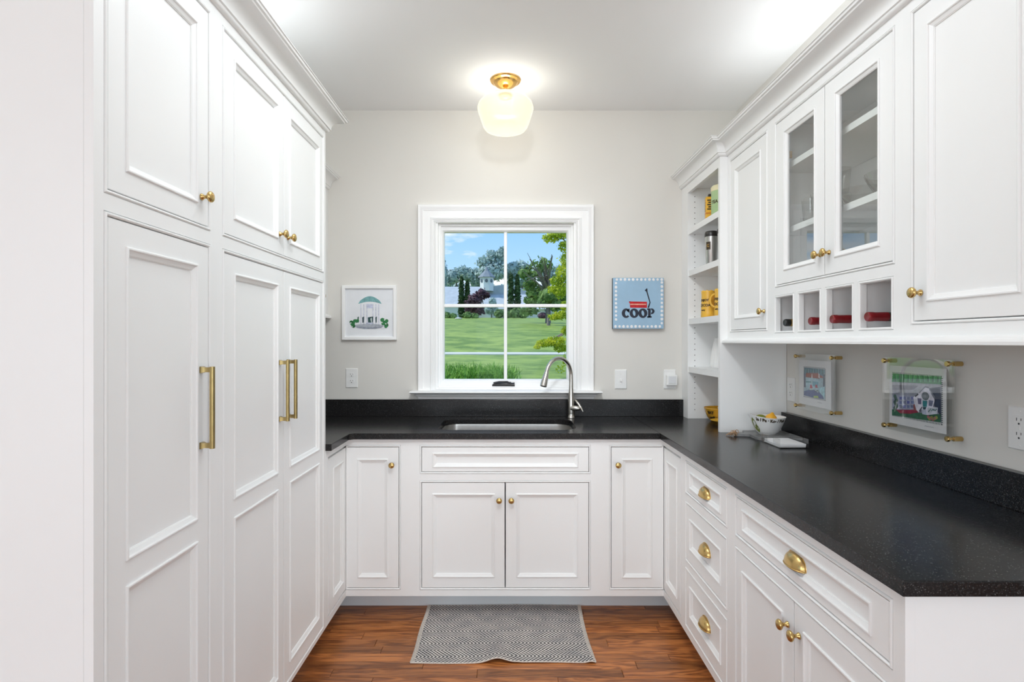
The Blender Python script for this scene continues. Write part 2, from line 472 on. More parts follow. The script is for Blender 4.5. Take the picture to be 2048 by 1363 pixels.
# ------------------------------------------------------------------ mesh collector
class MB:
    def __init__(s):
        s.v, s.f, s.m = [], [], []
        s.cm = 0
    def add(s, vs, fs, mi=None):
        o = len(s.v)
        s.v += [tuple(p) for p in vs]
        s.f += [tuple(i+o for i in f) for f in fs]
        s.m += [s.cm if mi is None else mi]*len(fs)
        return s
    def box(s, x0, x1, y0, y1, z0, z1, mi=None):
        if x0 > x1: x0, x1 = x1, x0
        if y0 > y1: y0, y1 = y1, y0
        if z0 > z1: z0, z1 = z1, z0
        v = [(x0, y0, z0), (x1, y0, z0), (x1, y1, z0), (x0, y1, z0), (x0, y0, z1), (x1, y0, z1), (x1, y1, z1), (x0, y1, z1)]
        return s.add(v, [(0, 3, 2, 1), (4, 5, 6, 7), (0, 1, 5, 4), (1, 2, 6, 5), (2, 3, 7, 6), (3, 0, 4, 7)], mi)
    def ring(s, x0, x1, z0, z1, prof, mi=None):
        """mitred moulding round a rectangle: prof = [(inset, y)]"""
        vs = []
        for d, y in prof:
            vs += [(x0+d, y, z0+d), (x1-d, y, z0+d), (x1-d, y, z1-d), (x0+d, y, z1-d)]
        fs = []
        for k in range(len(prof)-1):
            for j in range(4):
                a, b = k*4+j, k*4+(j+1) % 4
                fs.append((a, b, b+4, a+4))
        return s.add(vs, fs, mi)
    def sweep(s, path, prof, mi=None, closed=False):
        """path: xy points, outward = right of travel; prof = closed polygon [(out, z)]"""
        n = len(path)
        offs = []
        for i in range(n):
            dirs = []
            if i > 0 or closed:
                a = Vector(path[i-1]); b = Vector(path[i]); dirs.append((b-a).normalized())
            if i < n-1 or closed:
                a = Vector(path[i]); b = Vector(path[(i+1) % n]); dirs.append((b-a).normalized())
            ns = [Vector((d.y, -d.x)) for d in dirs]
            if len(ns) == 2:
                mvec = (ns[0]+ns[1])
                mvec = mvec/(mvec.length_squared/2) if mvec.length > 1e-6 else ns[0]
            else:
                mvec = ns[0]
            offs.append(mvec)
        vs, fs = [], []
        P = len(prof)
        for i in range(n):
            for (o, z) in prof:
                vs.append((path[i][0]+offs[i].x*o, path[i][1]+offs[i].y*o, z))
        for i in range(n-1 if not closed else n):
            j = (i+1) % n
            for k in range(P):
                l = (k+1) % P
                fs.append((i*P+k, j*P+k, j*P+l, i*P+l))
        if not closed:
            fs.append(tuple(range(P)))
            fs.append(tuple((n-1)*P+k for k in reversed(range(P))))
        return s.add(vs, fs, mi)
    def lathe(s, prof, c=(0, 0, 0), seg=32, axis='z', mi=None, sx=1, sy=1, cap=True):
        vs, fs = [], []
        P = len(prof)
        for i in range(seg):
            a = 2*pi*i/seg
            for r, z in prof:
                x, y = r*cos(a)*sx, r*sin(a)*sy
                if axis == 'z': p = (x, y, z)
                elif axis == 'y': p = (x, z, y)      # z runs along y
                else: p = (z, x, y)
                vs.append((p[0]+c[0], p[1]+c[1], p[2]+c[2]))
        for i in range(seg):
            j = (i+1) % seg
            for k in range(P-1):
                fs.append((i*P+k, j*P+k, j*P+k+1, i*P+k+1))
        if cap:
            if prof[0][0] > 1e-5: fs.append(tuple(i*P for i in range(seg)))
            if prof[-1][0] > 1e-5: fs.append(tuple(i*P+P-1 for i in reversed(range(seg))))
        return s.add(vs, fs, mi)
    def tube(s, pts, rad, seg=12, mi=None):
        pts = [Vector(p) for p in pts]
        n = len(pts)
        if not isinstance(rad, (list, tuple)): rad = [rad]*n
        vs, fs = [], []
        t0 = (pts[1]-pts[0]).normalized()
        up = Vector((0, 0, 1)) if abs(t0.z) < 0.9 else Vector((1, 0, 0))
        nrm = t0.cross(up).normalized()
        for i in range(n):
            if i == 0: tt = pts[1]-pts[0]
            elif i == n-1: tt = pts[-1]-pts[-2]
            else: tt = pts[i+1]-pts[i-1]
            tt.normalize()
            nrm = (nrm-tt*nrm.dot(tt)).normalized()
            bn = tt.cross(nrm)
            for k in range(seg):
                a = 2*pi*k/seg
                vs.append(pts[i]+(nrm*cos(a)+bn*sin(a))*rad[i])
        for i in range(n-1):
            for k in range(seg):
                l = (k+1) % seg
                fs.append((i*seg+k, i*seg+l, (i+1)*seg+l, (i+1)*seg+k))
        fs.append(tuple(range(seg)))
        fs.append(tuple((n-1)*seg+k for k in reversed(range(seg))))
        return s.add(vs, fs, mi)
    def ellipsoid(s, c, r, seg=20, rings=12, mi=None):
        prof = [(max(sin(pi*k/rings), 1e-4), -cos(pi*k/rings)) for k in range(rings+1)]
        vs, fs = [], []
        P = len(prof)
        for i in range(seg):
            a = 2*pi*i/seg
            for q, z in prof:
                vs.append((c[0]+r[0]*q*cos(a), c[1]+r[1]*q*sin(a), c[2]+r[2]*z))
        for i in range(seg):
            j = (i+1) % seg
            for k in range(P-1):
                fs.append((i*P+k, j*P+k, j*P+k+1, i*P+k+1))
        return s.add(vs, fs, mi)
    def poly(s, pts, mi=None):
        return s.add(pts, [tuple(range(len(pts)))], mi)
    def build(s, name, mats, parent=None, origin=(0, 0, 0), smooth=35, label=None, bevel=0, loc=None, recalc=True):
        me = bpy.data.meshes.new(name)
        o = Vector(origin)
        me.from_pydata([tuple(Vector(p)-o) for p in s.v], [], s.f)
        if not isinstance(mats, (list, tuple)): mats = [mats]
        for m in mats: me.materials.append(m)
        me.polygons.foreach_set('material_index', s.m)
        if recalc:
            bm = bmesh.new(); bm.from_mesh(me)
            bmesh.ops.recalc_face_normals(bm, faces=bm.faces)
            bm.to_mesh(me); bm.free()
        if smooth:
            me.polygons.foreach_set('use_smooth', [True]*len(me.polygons))
            me.set_sharp_from_angle(angle=radians(smooth))
        me.update()
        ob = bpy.data.objects.new(name, me)
        COL.objects.link(ob)
        if parent is not None:
            ob.parent = parent
        if loc is not None: ob.location = loc
        if label: ob['label'] = label
        if bevel:
            md = ob.modifiers.new('edge', 'BEVEL')
            md.width = bevel; md.segments = 2; md.limit_method = 'ANGLE'; md.angle_limit = radians(40)
        return ob

def tag(o, label, cat, group=None, kind=None):
    o['label'] = label
    o['category'] = cat
    if group: o['group'] = group
    if kind: o['kind'] = kind
    return o
def empty(name, loc=(0, 0, 0), rz=0, parent=None):
    o = bpy.data.objects.new(name, None)
    COL.objects.link(o)
    o.empty_display_size = 0.05
    o.location = loc
    o.rotation_euler = (0, 0, rz)
    if parent: o.parent = parent
    return o
def struct(o):
    o['kind'] = 'structure'
    return o
def rename(o, n):
    o.name = n
    return o

def text_mesh(txt, size, offset=0.0, extrude=0.0, spacing=1.0):
    """lettering as plain vertices and faces in the xy plane, centred"""
    c = bpy.data.curves.new('lettering', 'FONT')
    c.body = txt; c.size = size; c.offset = offset; c.extrude = extrude
    c.align_x = 'CENTER'; c.align_y = 'CENTER'; c.space_character = spacing
    c.resolution_u = 3
    ob = bpy.data.objects.new('lettering', c)
    COL.objects.link(ob)
    dg = bpy.context.evaluated_depsgraph_get()
    me = bpy.data.meshes.new_from_object(ob.evaluated_get(dg))
    vs = [tuple(v.co) for v in me.vertices]
    fs = [tuple(p.vertices) for p in me.polygons]
    bpy.data.objects.remove(ob); bpy.data.curves.remove(c); bpy.data.meshes.remove(me)
    return vs, fs

# ================================================================== ROOM SHELL
XL, XR, YB, YR, ZC = -1.40, 1.381, 3.336, -6.0, 2.764
RW, YN = 3.5, 1.03                      # half width of the room behind, and where it narrows to the pantry nook
WX0, WX1, WZ0, WZ1 = -0.443, 0.405, 1.075, 2.095      # rough opening of the window
b = MB()
b.box(XL-.15, WX0, YB, YB+.15, -.3, 3.0); b.box(WX1, XR+.15, YB, YB+.15, -.3, 3.0)
b.box(WX0, WX1, YB, YB+.15, -.3, WZ0); b.box(WX0, WX1, YB, YB+.15, WZ1, 3.0)
struct(b.build('wall_front', M_wall, smooth=0))
def holed(mb, along, a0, a1, fix0, fix1, holes):
    cuts = sorted([a0, a1]+[h for p in holes for h in p])
    for p, q in zip(cuts, cuts[1:]):
        hole_ = any(abs(p-h[0]) < 1e-6 for h in holes)
        for (z0, z1) in (((-.3, .45), (2.4, 3.0)) if hole_ else ((-.3, 3.0),)):
            if along == 'x': mb.box(p, q, fix0, fix1, z0, z1)
            else: mb.box(fix0, fix1, p, q, z0, z1)
sideh = [(-4.2, -2.6), (-1.35, .25)]
b = MB().box(XL-.15, XL, YN-.15, YB, -.3, 3.0); b.box(-RW, XL-.15, YN-.15, YN, -.3, 3.0); holed(b, 'y', YR, YN, -RW-.15, -RW, sideh)
struct(b.build('wall_left', M_wall, smooth=0))
b = MB().box(XR, XR+.15, YN-.15, YB, -.3, 3.0); b.box(XR+.15, RW, YN-.15, YN, -.3, 3.0); holed(b, 'y', YR, YN, RW, RW+.15, sideh)
struct(b.build('wall_right', M_wall, smooth=0))
rearh = [(-3.0, -1.4), (-.8, .8), (1.4, 3.0)]
b = MB(); holed(b, 'x', -RW-.15, RW+.15, YR-.15, YR, rearh)
struct(b.build('wall_rear', M_wall, smooth=0))
struct(MB().box(-RW-.15, RW+.15, YR-.15, YN, ZC, ZC+.2).box(XL-.15, XR+.15, YN, YB+.15, ZC, ZC+.2).build('ceiling', M_ceil, smooth=0))
wn = 2
for (kind_, c0, c1) in [('r', *h) for h in rearh]+[('l', *h) for h in sideh]+[('q', *h) for h in sideh]:  # unseen windows added around the rear room to let in light
    mid = (c0+c1)/2
    loc, rz = {'r': ((mid, YR-.08, 1.425), pi), 'l': ((-RW-.08, mid, 1.425), pi/2), 'q': ((RW+.08, mid, 1.425), -pi/2)}[kind_]
    w = struct(empty('window_%d' % wn, loc, rz)); wn += 1
    X0, X1 = -.8, .8
    f = MB(); f.ring(X0, X1, -.975, .975, [(0, -.05), (0, .03), (.05, .03), (.05, -.05), (0, -.05)])
    f.box(-.012, .012, -.01, .01, -.975, .975); f.box(X0, X1, -.01, .01, -.012, .012)
    f.build('window_frame', M_trim, w, smooth=0)
    MB().box(X0, X1, -.004, .002, -.975, .975).build('pane', M_winglass, w, smooth=0)

# ---------------- floor: sub-floor slab with oak strips laid on it
fl = struct(MB().box(-RW-.15, RW+.15, YR-.15, YN, -.30, -.019).box(XL-.15, XR+.15, YN, YB+.15, -.30, -.019).build('floor', mat('subfloor', (.04, .02, .01), .9), smooth=0))
rnd = random.Random(7)
PWID = 0.0572
def plank_mesh(L):
    g = 0.0006
    m = MB()
    ch = 0.0012
    x0, x1, y0, y1 = -L/2+g, L/2-g, -PWID/2+g, PWID/2-g
    vs = [(x0, y0, -.018), (x1, y0, -.018), (x1, y1, -.018), (x0, y1, -.018),
          (x0, y0, -ch), (x1, y0, -ch), (x1, y1, -ch), (x0, y1, -ch),
          (x0+ch, y0+ch, 0), (x1-ch, y0+ch, 0), (x1-ch, y1-ch, 0), (x0+ch, y1-ch, 0)]
    fs = [(0, 3, 2, 1), (8, 9, 10, 11)]
    for j in range(4):
        k = (j+1) % 4
        fs += [(j, k, k+4, j+4), (j+4, k+4, k+8, j+8)]
    return vs, fs
row = 0
rest = MB()
y = 2.98
while y > YR:
    near = y > 1.9
    xa_, xb_ = (XL, XR) if y > YN+PWID else (-RW, RW)
    x = xa_-rnd.random()*0.9
    while x < xb_:
        L = rnd.choice((0.45, 0.6, 0.75, 0.9, 1.1, 1.3))
        x1 = x+L
        if near:
            if x1 > -1.0 and x < 1.0:
                q = MB(); vs, fs = plank_mesh(L); q.add(vs, fs)
                q.build('plank', M_floor, fl, loc=(x+L/2, y-PWID/2, 0), smooth=0, recalc=False)
        else:
            a, c = max(x, xa_), min(x1, xb_)
            vs, fs = plank_mesh(c-a)
            rest.add([(p[0]+(a+c)/2, p[1]+y-PWID/2, p[2]) for p in vs], fs)
        x = x1
    y -= PWID
o = rest.build('far_planks', M_floor, fl, smooth=0, recalc=False)
rename(o, 'floorboards'); o['kind'] = 'stuff'
# ================================================================== CABINETRY
BASE = {'back': (2.721, 0.0), 'left': (-0.806, pi/2), 'right': (0.765, -pi/2)}
class Cab:
    """A cabinet seen from its front: x runs to the viewer's right, y is depth (negative = towards the viewer), z is height.
       The Empty stands at the cabinet's base and is turned to the wall it belongs to."""
    def __init__(s, name, label, side, u0, u1, z0, z1, face, depth, cat='cabinet', group=None):
        # u is world X (back), world Y (left run) or minus world Y (right run)
        s.u0, s.u1, s.z0, s.z1, s.depth = u0, u1, z0, z1, depth
        uc = (u0+u1)/2
        s.o = (uc, 0, z0)
        if side == 'back': loc, rz = (uc, face, z0), 0
        elif side == 'left': loc, rz = (face, uc, z0), pi/2
        else: loc, rz = (face, -uc, z0), -pi/2
        s.e = tag(empty(name, loc, rz), label, cat, group)
    def part(s, mb, name, m=None, parent=None, **kw):
        kw.setdefault('smooth', 30)
        return mb.build(name, m or M_paint, parent or s.e, origin=s.o, **kw)

T = 0.019
BEAD = [(0.0, .004), (.0012, .004), (.0022, .0), (.004, -.0026), (.0062, -.0026), (.0085, -.0005), (.009, .002), (.009, T)]
def cells(mb, u0, u1, z0, z1, y0, y1, holes):
    us = sorted({u0, u1, *[h[0] for h in holes], *[h[1] for h in holes]})
    zs = sorted({z0, z1, *[h[2] for h in holes], *[h[3] for h in holes]})
    for i in range(len(us)-1):
        for j in range(len(zs)-1):
            um, zm = (us[i]+us[i+1])/2, (zs[j]+zs[j+1])/2
            if any(h[0] < um < h[1] and h[2] < zm < h[3] for h in holes): continue
            mb.box(us[i], us[i+1], y0, y1, zs[j], zs[j+1])
def face_frame(c, u0, u1, z0, z1, openings, bead=0.009):
    """openings = clear openings; the frame is cut 9 mm wider and a bead fills the rim"""
    holes = [(a-bead, b_+bead, d-bead, e_+bead) for (a, b_, d, e_) in openings]
    m = MB(); cells(m, u0, u1, z0, z1, 0, T, holes)
    fr = c.part(m, 'face_frame', smooth=0)
    for h in holes:
        c.part(MB().ring(*h, BEAD), 'bead', parent=fr, smooth=0)
    return fr
MOLD = [(0, .001), (0, -.0025), (.0018, -.0042), (.0048, -.0042), (.0066, -.0028), (.0075, -.0005), (.010, .0008),
        (.0135, .0025), (.0165, .0038), (.0172, .0052), (.0185, .0056), (.0185, .012)]
def door(c, u0, u1, z0, z1, panels=None, stile=0.052, name='door', glass=False, gap=0.0026, label=None, mat_=None):
    """inset door or drawer front with applied moulding; panels = list of (u0,u1,z0,z1) outer edge of each moulding"""
    a, b_, d, e_ = u0+gap, u1-gap, z0+gap, z1-gap
    if panels is None: panels = [(a+stile, b_-stile, d+stile, e_-stile)]
    m = MB()
    holes = [(p[0]+.001, p[1]-.001, p[2]+.001, p[3]-.001) for p in panels]
    cells(m, a+.0012, b_-.0012, d+.0012, e_-.0012, .0002, T, holes)
    m.ring(a, b_, d, e_, [(0, T), (0, .0014), (.0013, .0002)])
    dr = c.part(m, name, parent=c.e, smooth=0, label=label)
    for p in panels:
        c.part(MB().ring(*p, MOLD), 'panel_moulding', parent=dr, smooth=0)
        if glass:
            c.part(MB().box(p[0]+.016, p[1]-.016, .010, .013, p[2]+.016, p[3]-.016), 'glass_pane', M_glass, parent=dr, smooth=0)
        else:
            c.part(MB().box(p[0]+.006, p[1]-.006, .0080, .016, p[2]+.006, p[3]-.006), 'panel', parent=dr, smooth=0)
    return dr

KNOB = [(0.0001, 0), (.0085, 0), (.0088, -.002), (.0075, -.004), (.005, -.0075), (.0045, -.011), (.0055, -.0145), (.009, -.0175),
        (.0128, -.0205), (.0145, -.0235), (.0142, -.0265), (.0118, -.0292), (.007, -.0308), (.0001, -.0315)]
_cache = {}
def put(c, key, maker, name, u, z, parent, y=0.0, flip=False, label=None):
    if key not in _cache:
        o = maker(); _cache[key] = o.data
        n = o
    else:
        n = bpy.data.objects.new(name, _cache[key]); COL.objects.link(n)
    n.parent = parent
    n.location = (u-c.o[0], y, z-c.o[2])
    if label: n['label'] = label
    return n
def knob(c, u, z, parent):
    return put(c, 'knob', lambda: MB().lathe(KNOB, seg=24, axis='y').build('knob', M_brass, smooth=60), 'knob', u, z, parent)
def make_pull():
    m = MB()
    nu, nv = 18, 9
    for k, (w, h, pz) in enumerate(((.046, .036, .026), (.0445, .0345, .0245))):
        vs, fs = [], []
        for i in range(nu+1):
            th = -pi/2+pi*i/nu
            for j in range(nv+1):
                ph = (pi/2)*j/nv
                ct = max(cos(th), 0)**0.8
                vs.append((w*sin(th), -pz*ct*sin(ph)**0.9-.001, h*ct*cos(ph)))
        for i in range(nu):
            for j in range(nv):
                a = i*(nv+1)+j
                fs.append((a, a+1, a+nv+2, a+nv+1))
        m.add(vs, fs)
    # rolled lip along the bottom edge
    pts = []
    for i in range(nu+1):
        th = -pi/2+pi*i/nu
        pts.append((.046*sin(th), -.026*max(cos(th), 0)**0.8-.001, -.0008))
    m.tube(pts, .0022, 8)
    # flange against the drawer
    pts = []
    for i in range(nu+1):
        th = -pi/2+pi*i/nu
        pts.append((.0475*sin(th), -.0012, .0375*max(cos(th), 0)**0.8))
    m.tube(pts, .0020, 8)
    return m.build('cup_pull', M_brass, smooth=60)
def pull(c, u, z, parent):
    return put(c, 'pull', make_pull, 'cup_pull', u, z, parent, y=.0095)
def make_bar():
    m = MB()
    for z in (-.099, .099):
        vs = []
        for (y, w, h) in ((0, .0085, .0085), (-.004, .0085, .0085), (-.010, .0055, .0062), (-.026, .0050, .0065), (-.030, .006, .0075)):
            vs.append([(-w, y, z-h), (w, y, z-h), (w, y, z+h), (-w, y, z+h)])
        pv = [p for r in vs for p in r]
        fs = []
        for k in range(len(vs)-1):
            for j in range(4):
                a, b_ = k*4+j, k*4+(j+1) % 4
                fs.append((a, b_, b_+4, a+4))
        fs.append((0, 1, 2, 3)); m.add(pv, fs)
    prof = []
    for k in range(10):
        a = pi*k/9
        prof.append((-.0065*cos(a), -.030-.0055*sin(a)))
    prof += [(.0065, -.025), (-.0065, -.025)]
    n = len(prof)
    vs = [(p[0], p[1], -.107) for p in prof]+[(p[0], p[1], .107) for p in prof]
    fs = [tuple(range(n)), tuple(range(2*n-1, n-1, -1))]
    for j in range(n):
        k = (j+1) % n
        fs.append((j, k, k+n, j+n))
    m.add(vs, fs)
    return m.build('bar_handle', M_brass_d, smooth=40)
def bar(c, u, z, parent):
    return put(c, 'bar', make_bar, 'bar_handle', u, z, parent)

def crown_profile(p=.08, z0=2.284, z1=2.362):
    pr = [(0, z0), (.006, z0), (.011, z0+.004), (.014, z0+.009), (.014, z0+.012), (.019, z0+.014)]
    xa, xb, za, zb = .019, p-.018, z0+.015, z1-.018
    for k in range(9):
        t = pi/2*k/8
        pr.append((xa+(xb-xa)*(1-cos(t)), za+(zb-za)*sin(t)))
    pr += [(p-.014, z1-.017), (p-.012, z1-.012), (p-.006, z1-.010), (p-.004, z1-.004), (p, z1-.002), (p, z1), (0, z1)]
    return pr
RAIL = [(0, 1.380), (.006, 1.380), (.012, 1.376), (.022, 1.374), (.028, 1.370), (.030, 1.365), (.030, 1.3575), (0, 1.3575)]

# ---------------- tall pantry, left
PZ0, PZ1 = 0.0, 2.284
def tall(label, u0, u1, doors, end_far=False):
    c = Cab('pantry_cabinet', label, 'left', u0, u1, 0, 2.362, BASE['left'][0], .59)
    ops = [(doors[0], doors[-1], .130, 1.6184), (doors[0], doors[-1], 1.6704, 2.247)]
    face_frame(c, u0, u1, .106, 2.284, ops)
    m = MB(); m.box(u0, u1, .0195, .590, .106, 2.284); c.part(m, 'body', smooth=0)
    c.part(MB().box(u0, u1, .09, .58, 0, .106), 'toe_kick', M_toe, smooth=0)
    path = [(u0, 0), (u1, 0)] + ([(u1, .585)] if end_far else [])
    c.part(MB().sweep(path, crown_profile()), 'crown_moulding', smooth=40)
    n = len(doors)-1
    for i in range(n):
        a, b_ = doors[i], doors[i+1]
        st = .052
        s0 = .054; s1 = .054
        if n == 2:
            s0 = .056 if i == 0 else .0515
            s1 = .050 if i == 0 else .047
        lo = door(c, a, b_, .130, 1.6184, [(a+s0, b_-s1, .1885, .8500), (a+s0, b_-s1, .9036, 1.5650)])
        up = door(c, a, b_, 1.6704, 2.247, [(a+s0, b_-s1, 1.7229, 2.191)])
        if n == 1:
            bar(c, b_-.036, 1.1925, lo); knob(c, b_-.035, 1.744, up)
        else:
            u = b_-.037 if i == 0 else a+.034
            bar(c, u, 1.1925, lo); knob(c, u, 1.7425, up)
    return c
tall('tall white pantry cabinet with a single door column and one long brass bar handle', 1.067, 1.516, [1.1027, 1.4765])
tall('tall white pantry cabinet with paired doors, beside the left end of the black counter', 1.516, 2.415, [1.5546, 1.9685, 2.3815], True)

# ---------------- left base corner cabinet
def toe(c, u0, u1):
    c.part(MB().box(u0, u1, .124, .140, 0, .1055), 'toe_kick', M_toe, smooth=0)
c = Cab('base_cabinet', 'narrow white corner base cabinet facing right, beside the tall pantry', 'left', 2.416, 2.721, 0, .884, BASE['left'][0], .59)
m = MB(); cells(m, 2.416, 2.7205, .106, .884, 0, T, [(2.451, 2.7205, .1362, .8502)]); fr = c.part(m, 'face_frame', smooth=0)
c.part(MB().box(2.416, 2.7205, .0195, .59, .106, .884), 'body', smooth=0)
toe(c, 2.416, 2.843)
door(c, 2.456, 2.7208, .1415, .8445, [(2.520, 2.673, .1935, .7865)])

# ---------------- back run of base cabinets
def base(label, side, u0, u1, ops, frame_u=None, depth=.60, toes=None):
    c = Cab('base_cabinet', label, side, u0, u1, 0, .884, BASE[side][0], depth)
    f0, f1 = frame_u or (u0, u1)
    face_frame(c, f0, f1, .106, .884, ops)
    if 'sink' in label:
        m = MB()
        m.box(u0, u0+.018, .0195, depth, .106, .884); m.box(u1-.018, u1, .0195, depth, .106, .884)
        m.box(u0+.018, u1-.018, .0195, depth, .106, .124); m.box(u0+.018, u1-.018, depth-.01, depth, .124, .884)
        c.part(m, 'body', smooth=0)
    else:
        c.part(MB().box(u0+.0005, u1-.0005, .0195, depth, .106, .884), 'body', smooth=0)
    toe(c, *(toes or (u0, u1)))
    return c
Z0, Z1 = .1453, .8441
c = base('narrow white base cabinet with one brass knob, left of the sink cabinet', 'back', -.806, -.49, [(-.800, -.5437, Z0, Z1)], (-.8055, -.49), toes=(-.93, -.49))
d = door(c, -.8052, -.5437, Z0, Z1, [(-.7498, -.5979, .1969, .7842)]); knob(c, -.577, .757, d)
c = base('wide white sink base cabinet with false drawer front and two knobbed doors', 'back', -.49, .45,
         [(-.4334, .3963, .7187, Z1), (-.4334, .3963, Z0, .6684)])
door(c, -.4334, .3963, .7187, Z1, [(-.3785, .3428, .742, .8137)], name='drawer_front')
d = door(c, -.4334, -.0188, Z0, .6684, [(-.3785, -.070, .1987, .6123)]); knob(c, -.0485, .583, d)
d = door(c, -.0188, .3963, Z0, .6684, [(.0354, .3404, .1987, .6123)]); knob(c, .0114, .583, d)
c = base('narrow white base cabinet with one brass knob, right of the sink cabinet', 'back', .45, .765, [(.5049, .758, Z0, Z1)], (.45, .7645), toes=(.45, .889))
d = door(c, .5049, .7642, Z0, Z1, [(.5583, .7077, .1955, .7842)]); knob(c, .5368, .757, d)

# ---------------- right run of base cabinets (u = -Y)
c = Cab('base_cabinet', 'narrow white corner base cabinet facing left, under the right counter corner', 'right', -2.7208, -2.416, 0, .884, BASE['right'][0], .60)
m = MB(); cells(m, -2.7205, -2.416, .106, .884, 0, T, [(-2.7205, -2.451, .1362, .8502)]); c.part(m, 'face_frame', smooth=0)
c.part(MB().box(-2.7205, -2.416, .0195, .60, .106, .884), 'body', smooth=0)
toe(c, -2.843, -2.416)
door(c, -2.7208, -2.4565, .1415, .8445, [(-2.673, -2.504, .1935, .7865)])

c = base('white base cabinet with a stack of three cup pull drawers', 'right', -2.416, -1.894,
         [(-2.376, -1.936, .7187, Z1), (-2.376, -1.936, .428, .6684), (-2.376, -1.936, Z0, .383)])
for (a, b_, p0, p1, zz) in ((.7187, Z1, .742, .8137, .759), (.428, .6684, .4835, .614, .536), (Z0, .383, .198, .329, .248)):
    d = door(c, -2.376, -1.936, a, b_, [(-2.329, -1.985, p0, p1)], name='drawer')
    pull(c, -2.156, zz, d)
c = base('wide white base cabinet with one long drawer over two doors, nearest on the right', 'right', -1.894, -1.062,
         [(-1.8507, -1.1044, .7187, Z1), (-1.8507, -1.1044, Z0, .6684)])
d = door(c, -1.8507, -1.1044, .7187, Z1, [(-1.8035, -1.1597, .744, .815)], name='drawer'); pull(c, -1.4776, .764, d)
d = door(c, -1.8507, -1.4776, Z0, .6684, [(-1.807, -1.534, .196, .6125)]); knob(c, -1.508, .590, d)
d = door(c, -1.4776, -1.1044, Z0, .6684, [(-1.428, -1.1597, .196, .6125)]); knob(c, -1.449, .590, d)

# ---------------- upper cabinets on the right wall
UF = 1.086
UD = XR-UF-.002
def upper(name, label, u0, u1, ops, crown_start=None, rail=True, body=True, bz=1.360):
    c = Cab(name, label, 'right', u0, u1, 1.3575, 2.362, UF, UD)
    face_frame(c, u0, u1, 1.380, 2.284, ops)
    c.part(MB().sweep([(crown_start or u0, 0), (u1, 0)], crown_profile()), 'crown_moulding', smooth=40)
    c.part(MB().sweep([(u0, 0), (u1, 0)], RAIL), 'light_rail', smooth=0)
    if body:
        c.part(MB().box(u0, u1, .0195, UD, 1.360, 2.284), 'body', smooth=0)
    return c
ZT = 2.247
c = upper('wall_cabinet', 'narrow white wall cabinet with one solid door, beside the open shelves', -2.731, -2.28, [(-2.695, -2.3195, 1.4184, ZT)])
d = door(c, -2.695, -2.3195, 1.4184, ZT, [(-2.645, -2.3727, 1.4718, 2.193)]); knob(c, -2.3396, 1.4936, d)

cub = [(-2.2390, -2.1035), (-2.0610, -1.9225), (-1.8800, -1.7410), (-1.7000, -1.5620)]
CZ0, CZ1 = 1.407, 1.542
c = upper('wall_cabinet', 'white wall cabinet with two glass doors over four bottle cubbies', -2.28, -1.515,
          [(-2.237, -1.556, 1.592, ZT)]+[(a, b_, CZ0, CZ1) for a, b_ in cub], body=False)
m = MB()
m.box(-2.28, -2.262, T, UD, 1.360, 2.284); m.box(-1.533, -1.515, T, UD, 1.360, 2.284)
m.box(-2.262, -1.533, T, UD, 1.360, 1.402); m.box(-2.262, -1.533, T, UD, 1.552, 1.575); m.box(-2.262, -1.533, T, UD, 2.262, 2.284)
m.box(-2.262, -1.533, UD-.006, UD, 1.402, 2.262)
c.part(m, 'body', M_inner, smooth=0)
for i in range(3):
    um = (cub[i][1]+cub[i+1][0])/2
    c.part(MB().box(um-.009, um+.009, T, UD-.006, 1.402, 1.552), 'divider', M_inner, smooth=0)
for z in (1.822, 2.080):
    c.part(MB().box(-2.260, -1.535, UF and .034, UD-.008, z-.023, z), 'shelf', M_paint, smooth=0)
d = door(c, -2.237, -1.8942, 1.592, ZT, [(-2.1725, -1.948, 1.6445, 2.195)], glass=True, label='glass panelled left door'); knob(c, -1.9178, 1.667, d)
d2 = door(c, -1.8942, -1.556, 1.592, ZT, [(-1.834, -1.6105, 1.6445, 2.195)], glass=True, label='glass panelled right door'); knob(c, -1.8646, 1.667, d2)
h = MB(); h.box(-2.262, -2.256, .030, .075, 2.118, 2.146); h.box(-2.256, -2.246, .022, .040, 2.120, 2.144)
c.part(h, 'hinge', M_brass_l, smooth=0)
# shelf pin holes inside
def pin_holes(c, u, ys, z0, z1, step=.032, r=.0026, sgn=1):
    m = MB(); z = z0
    while z < z1:
        for y_ in ys:
            vs = [(u+sgn*.0006, y_+r*cos(2*pi*k/8), z+r*sin(2*pi*k/8)) for k in range(8)]
            vs += [(u-sgn*.002, p[1], p[2]) for p in vs]
            m.add(vs, [tuple(range(8)), tuple(range(15, 7, -1))]+[(k, (k+1) % 8, (k+1) % 8+8, k+8) for k in range(8)])
        z += step
    o = c.part(m, 'pin_holes', M_dark, smooth=0); o['kind'] = 'stuff'
pin_holes(c, -2.262, (.050, UD-.06), 1.66, 2.24)

c = upper('wall_cabinet', 'wide white wall cabinet with one solid door, nearest on the right', -1.515, -1.062, [(-1.478, -1.1115, 1.4184, ZT)])
d = door(c, -1.478, -1.1115, 1.4184, ZT, [(-1.429, -1.1655, 1.469, 2.191)]); knob(c, -1.4508, 1.494, d)

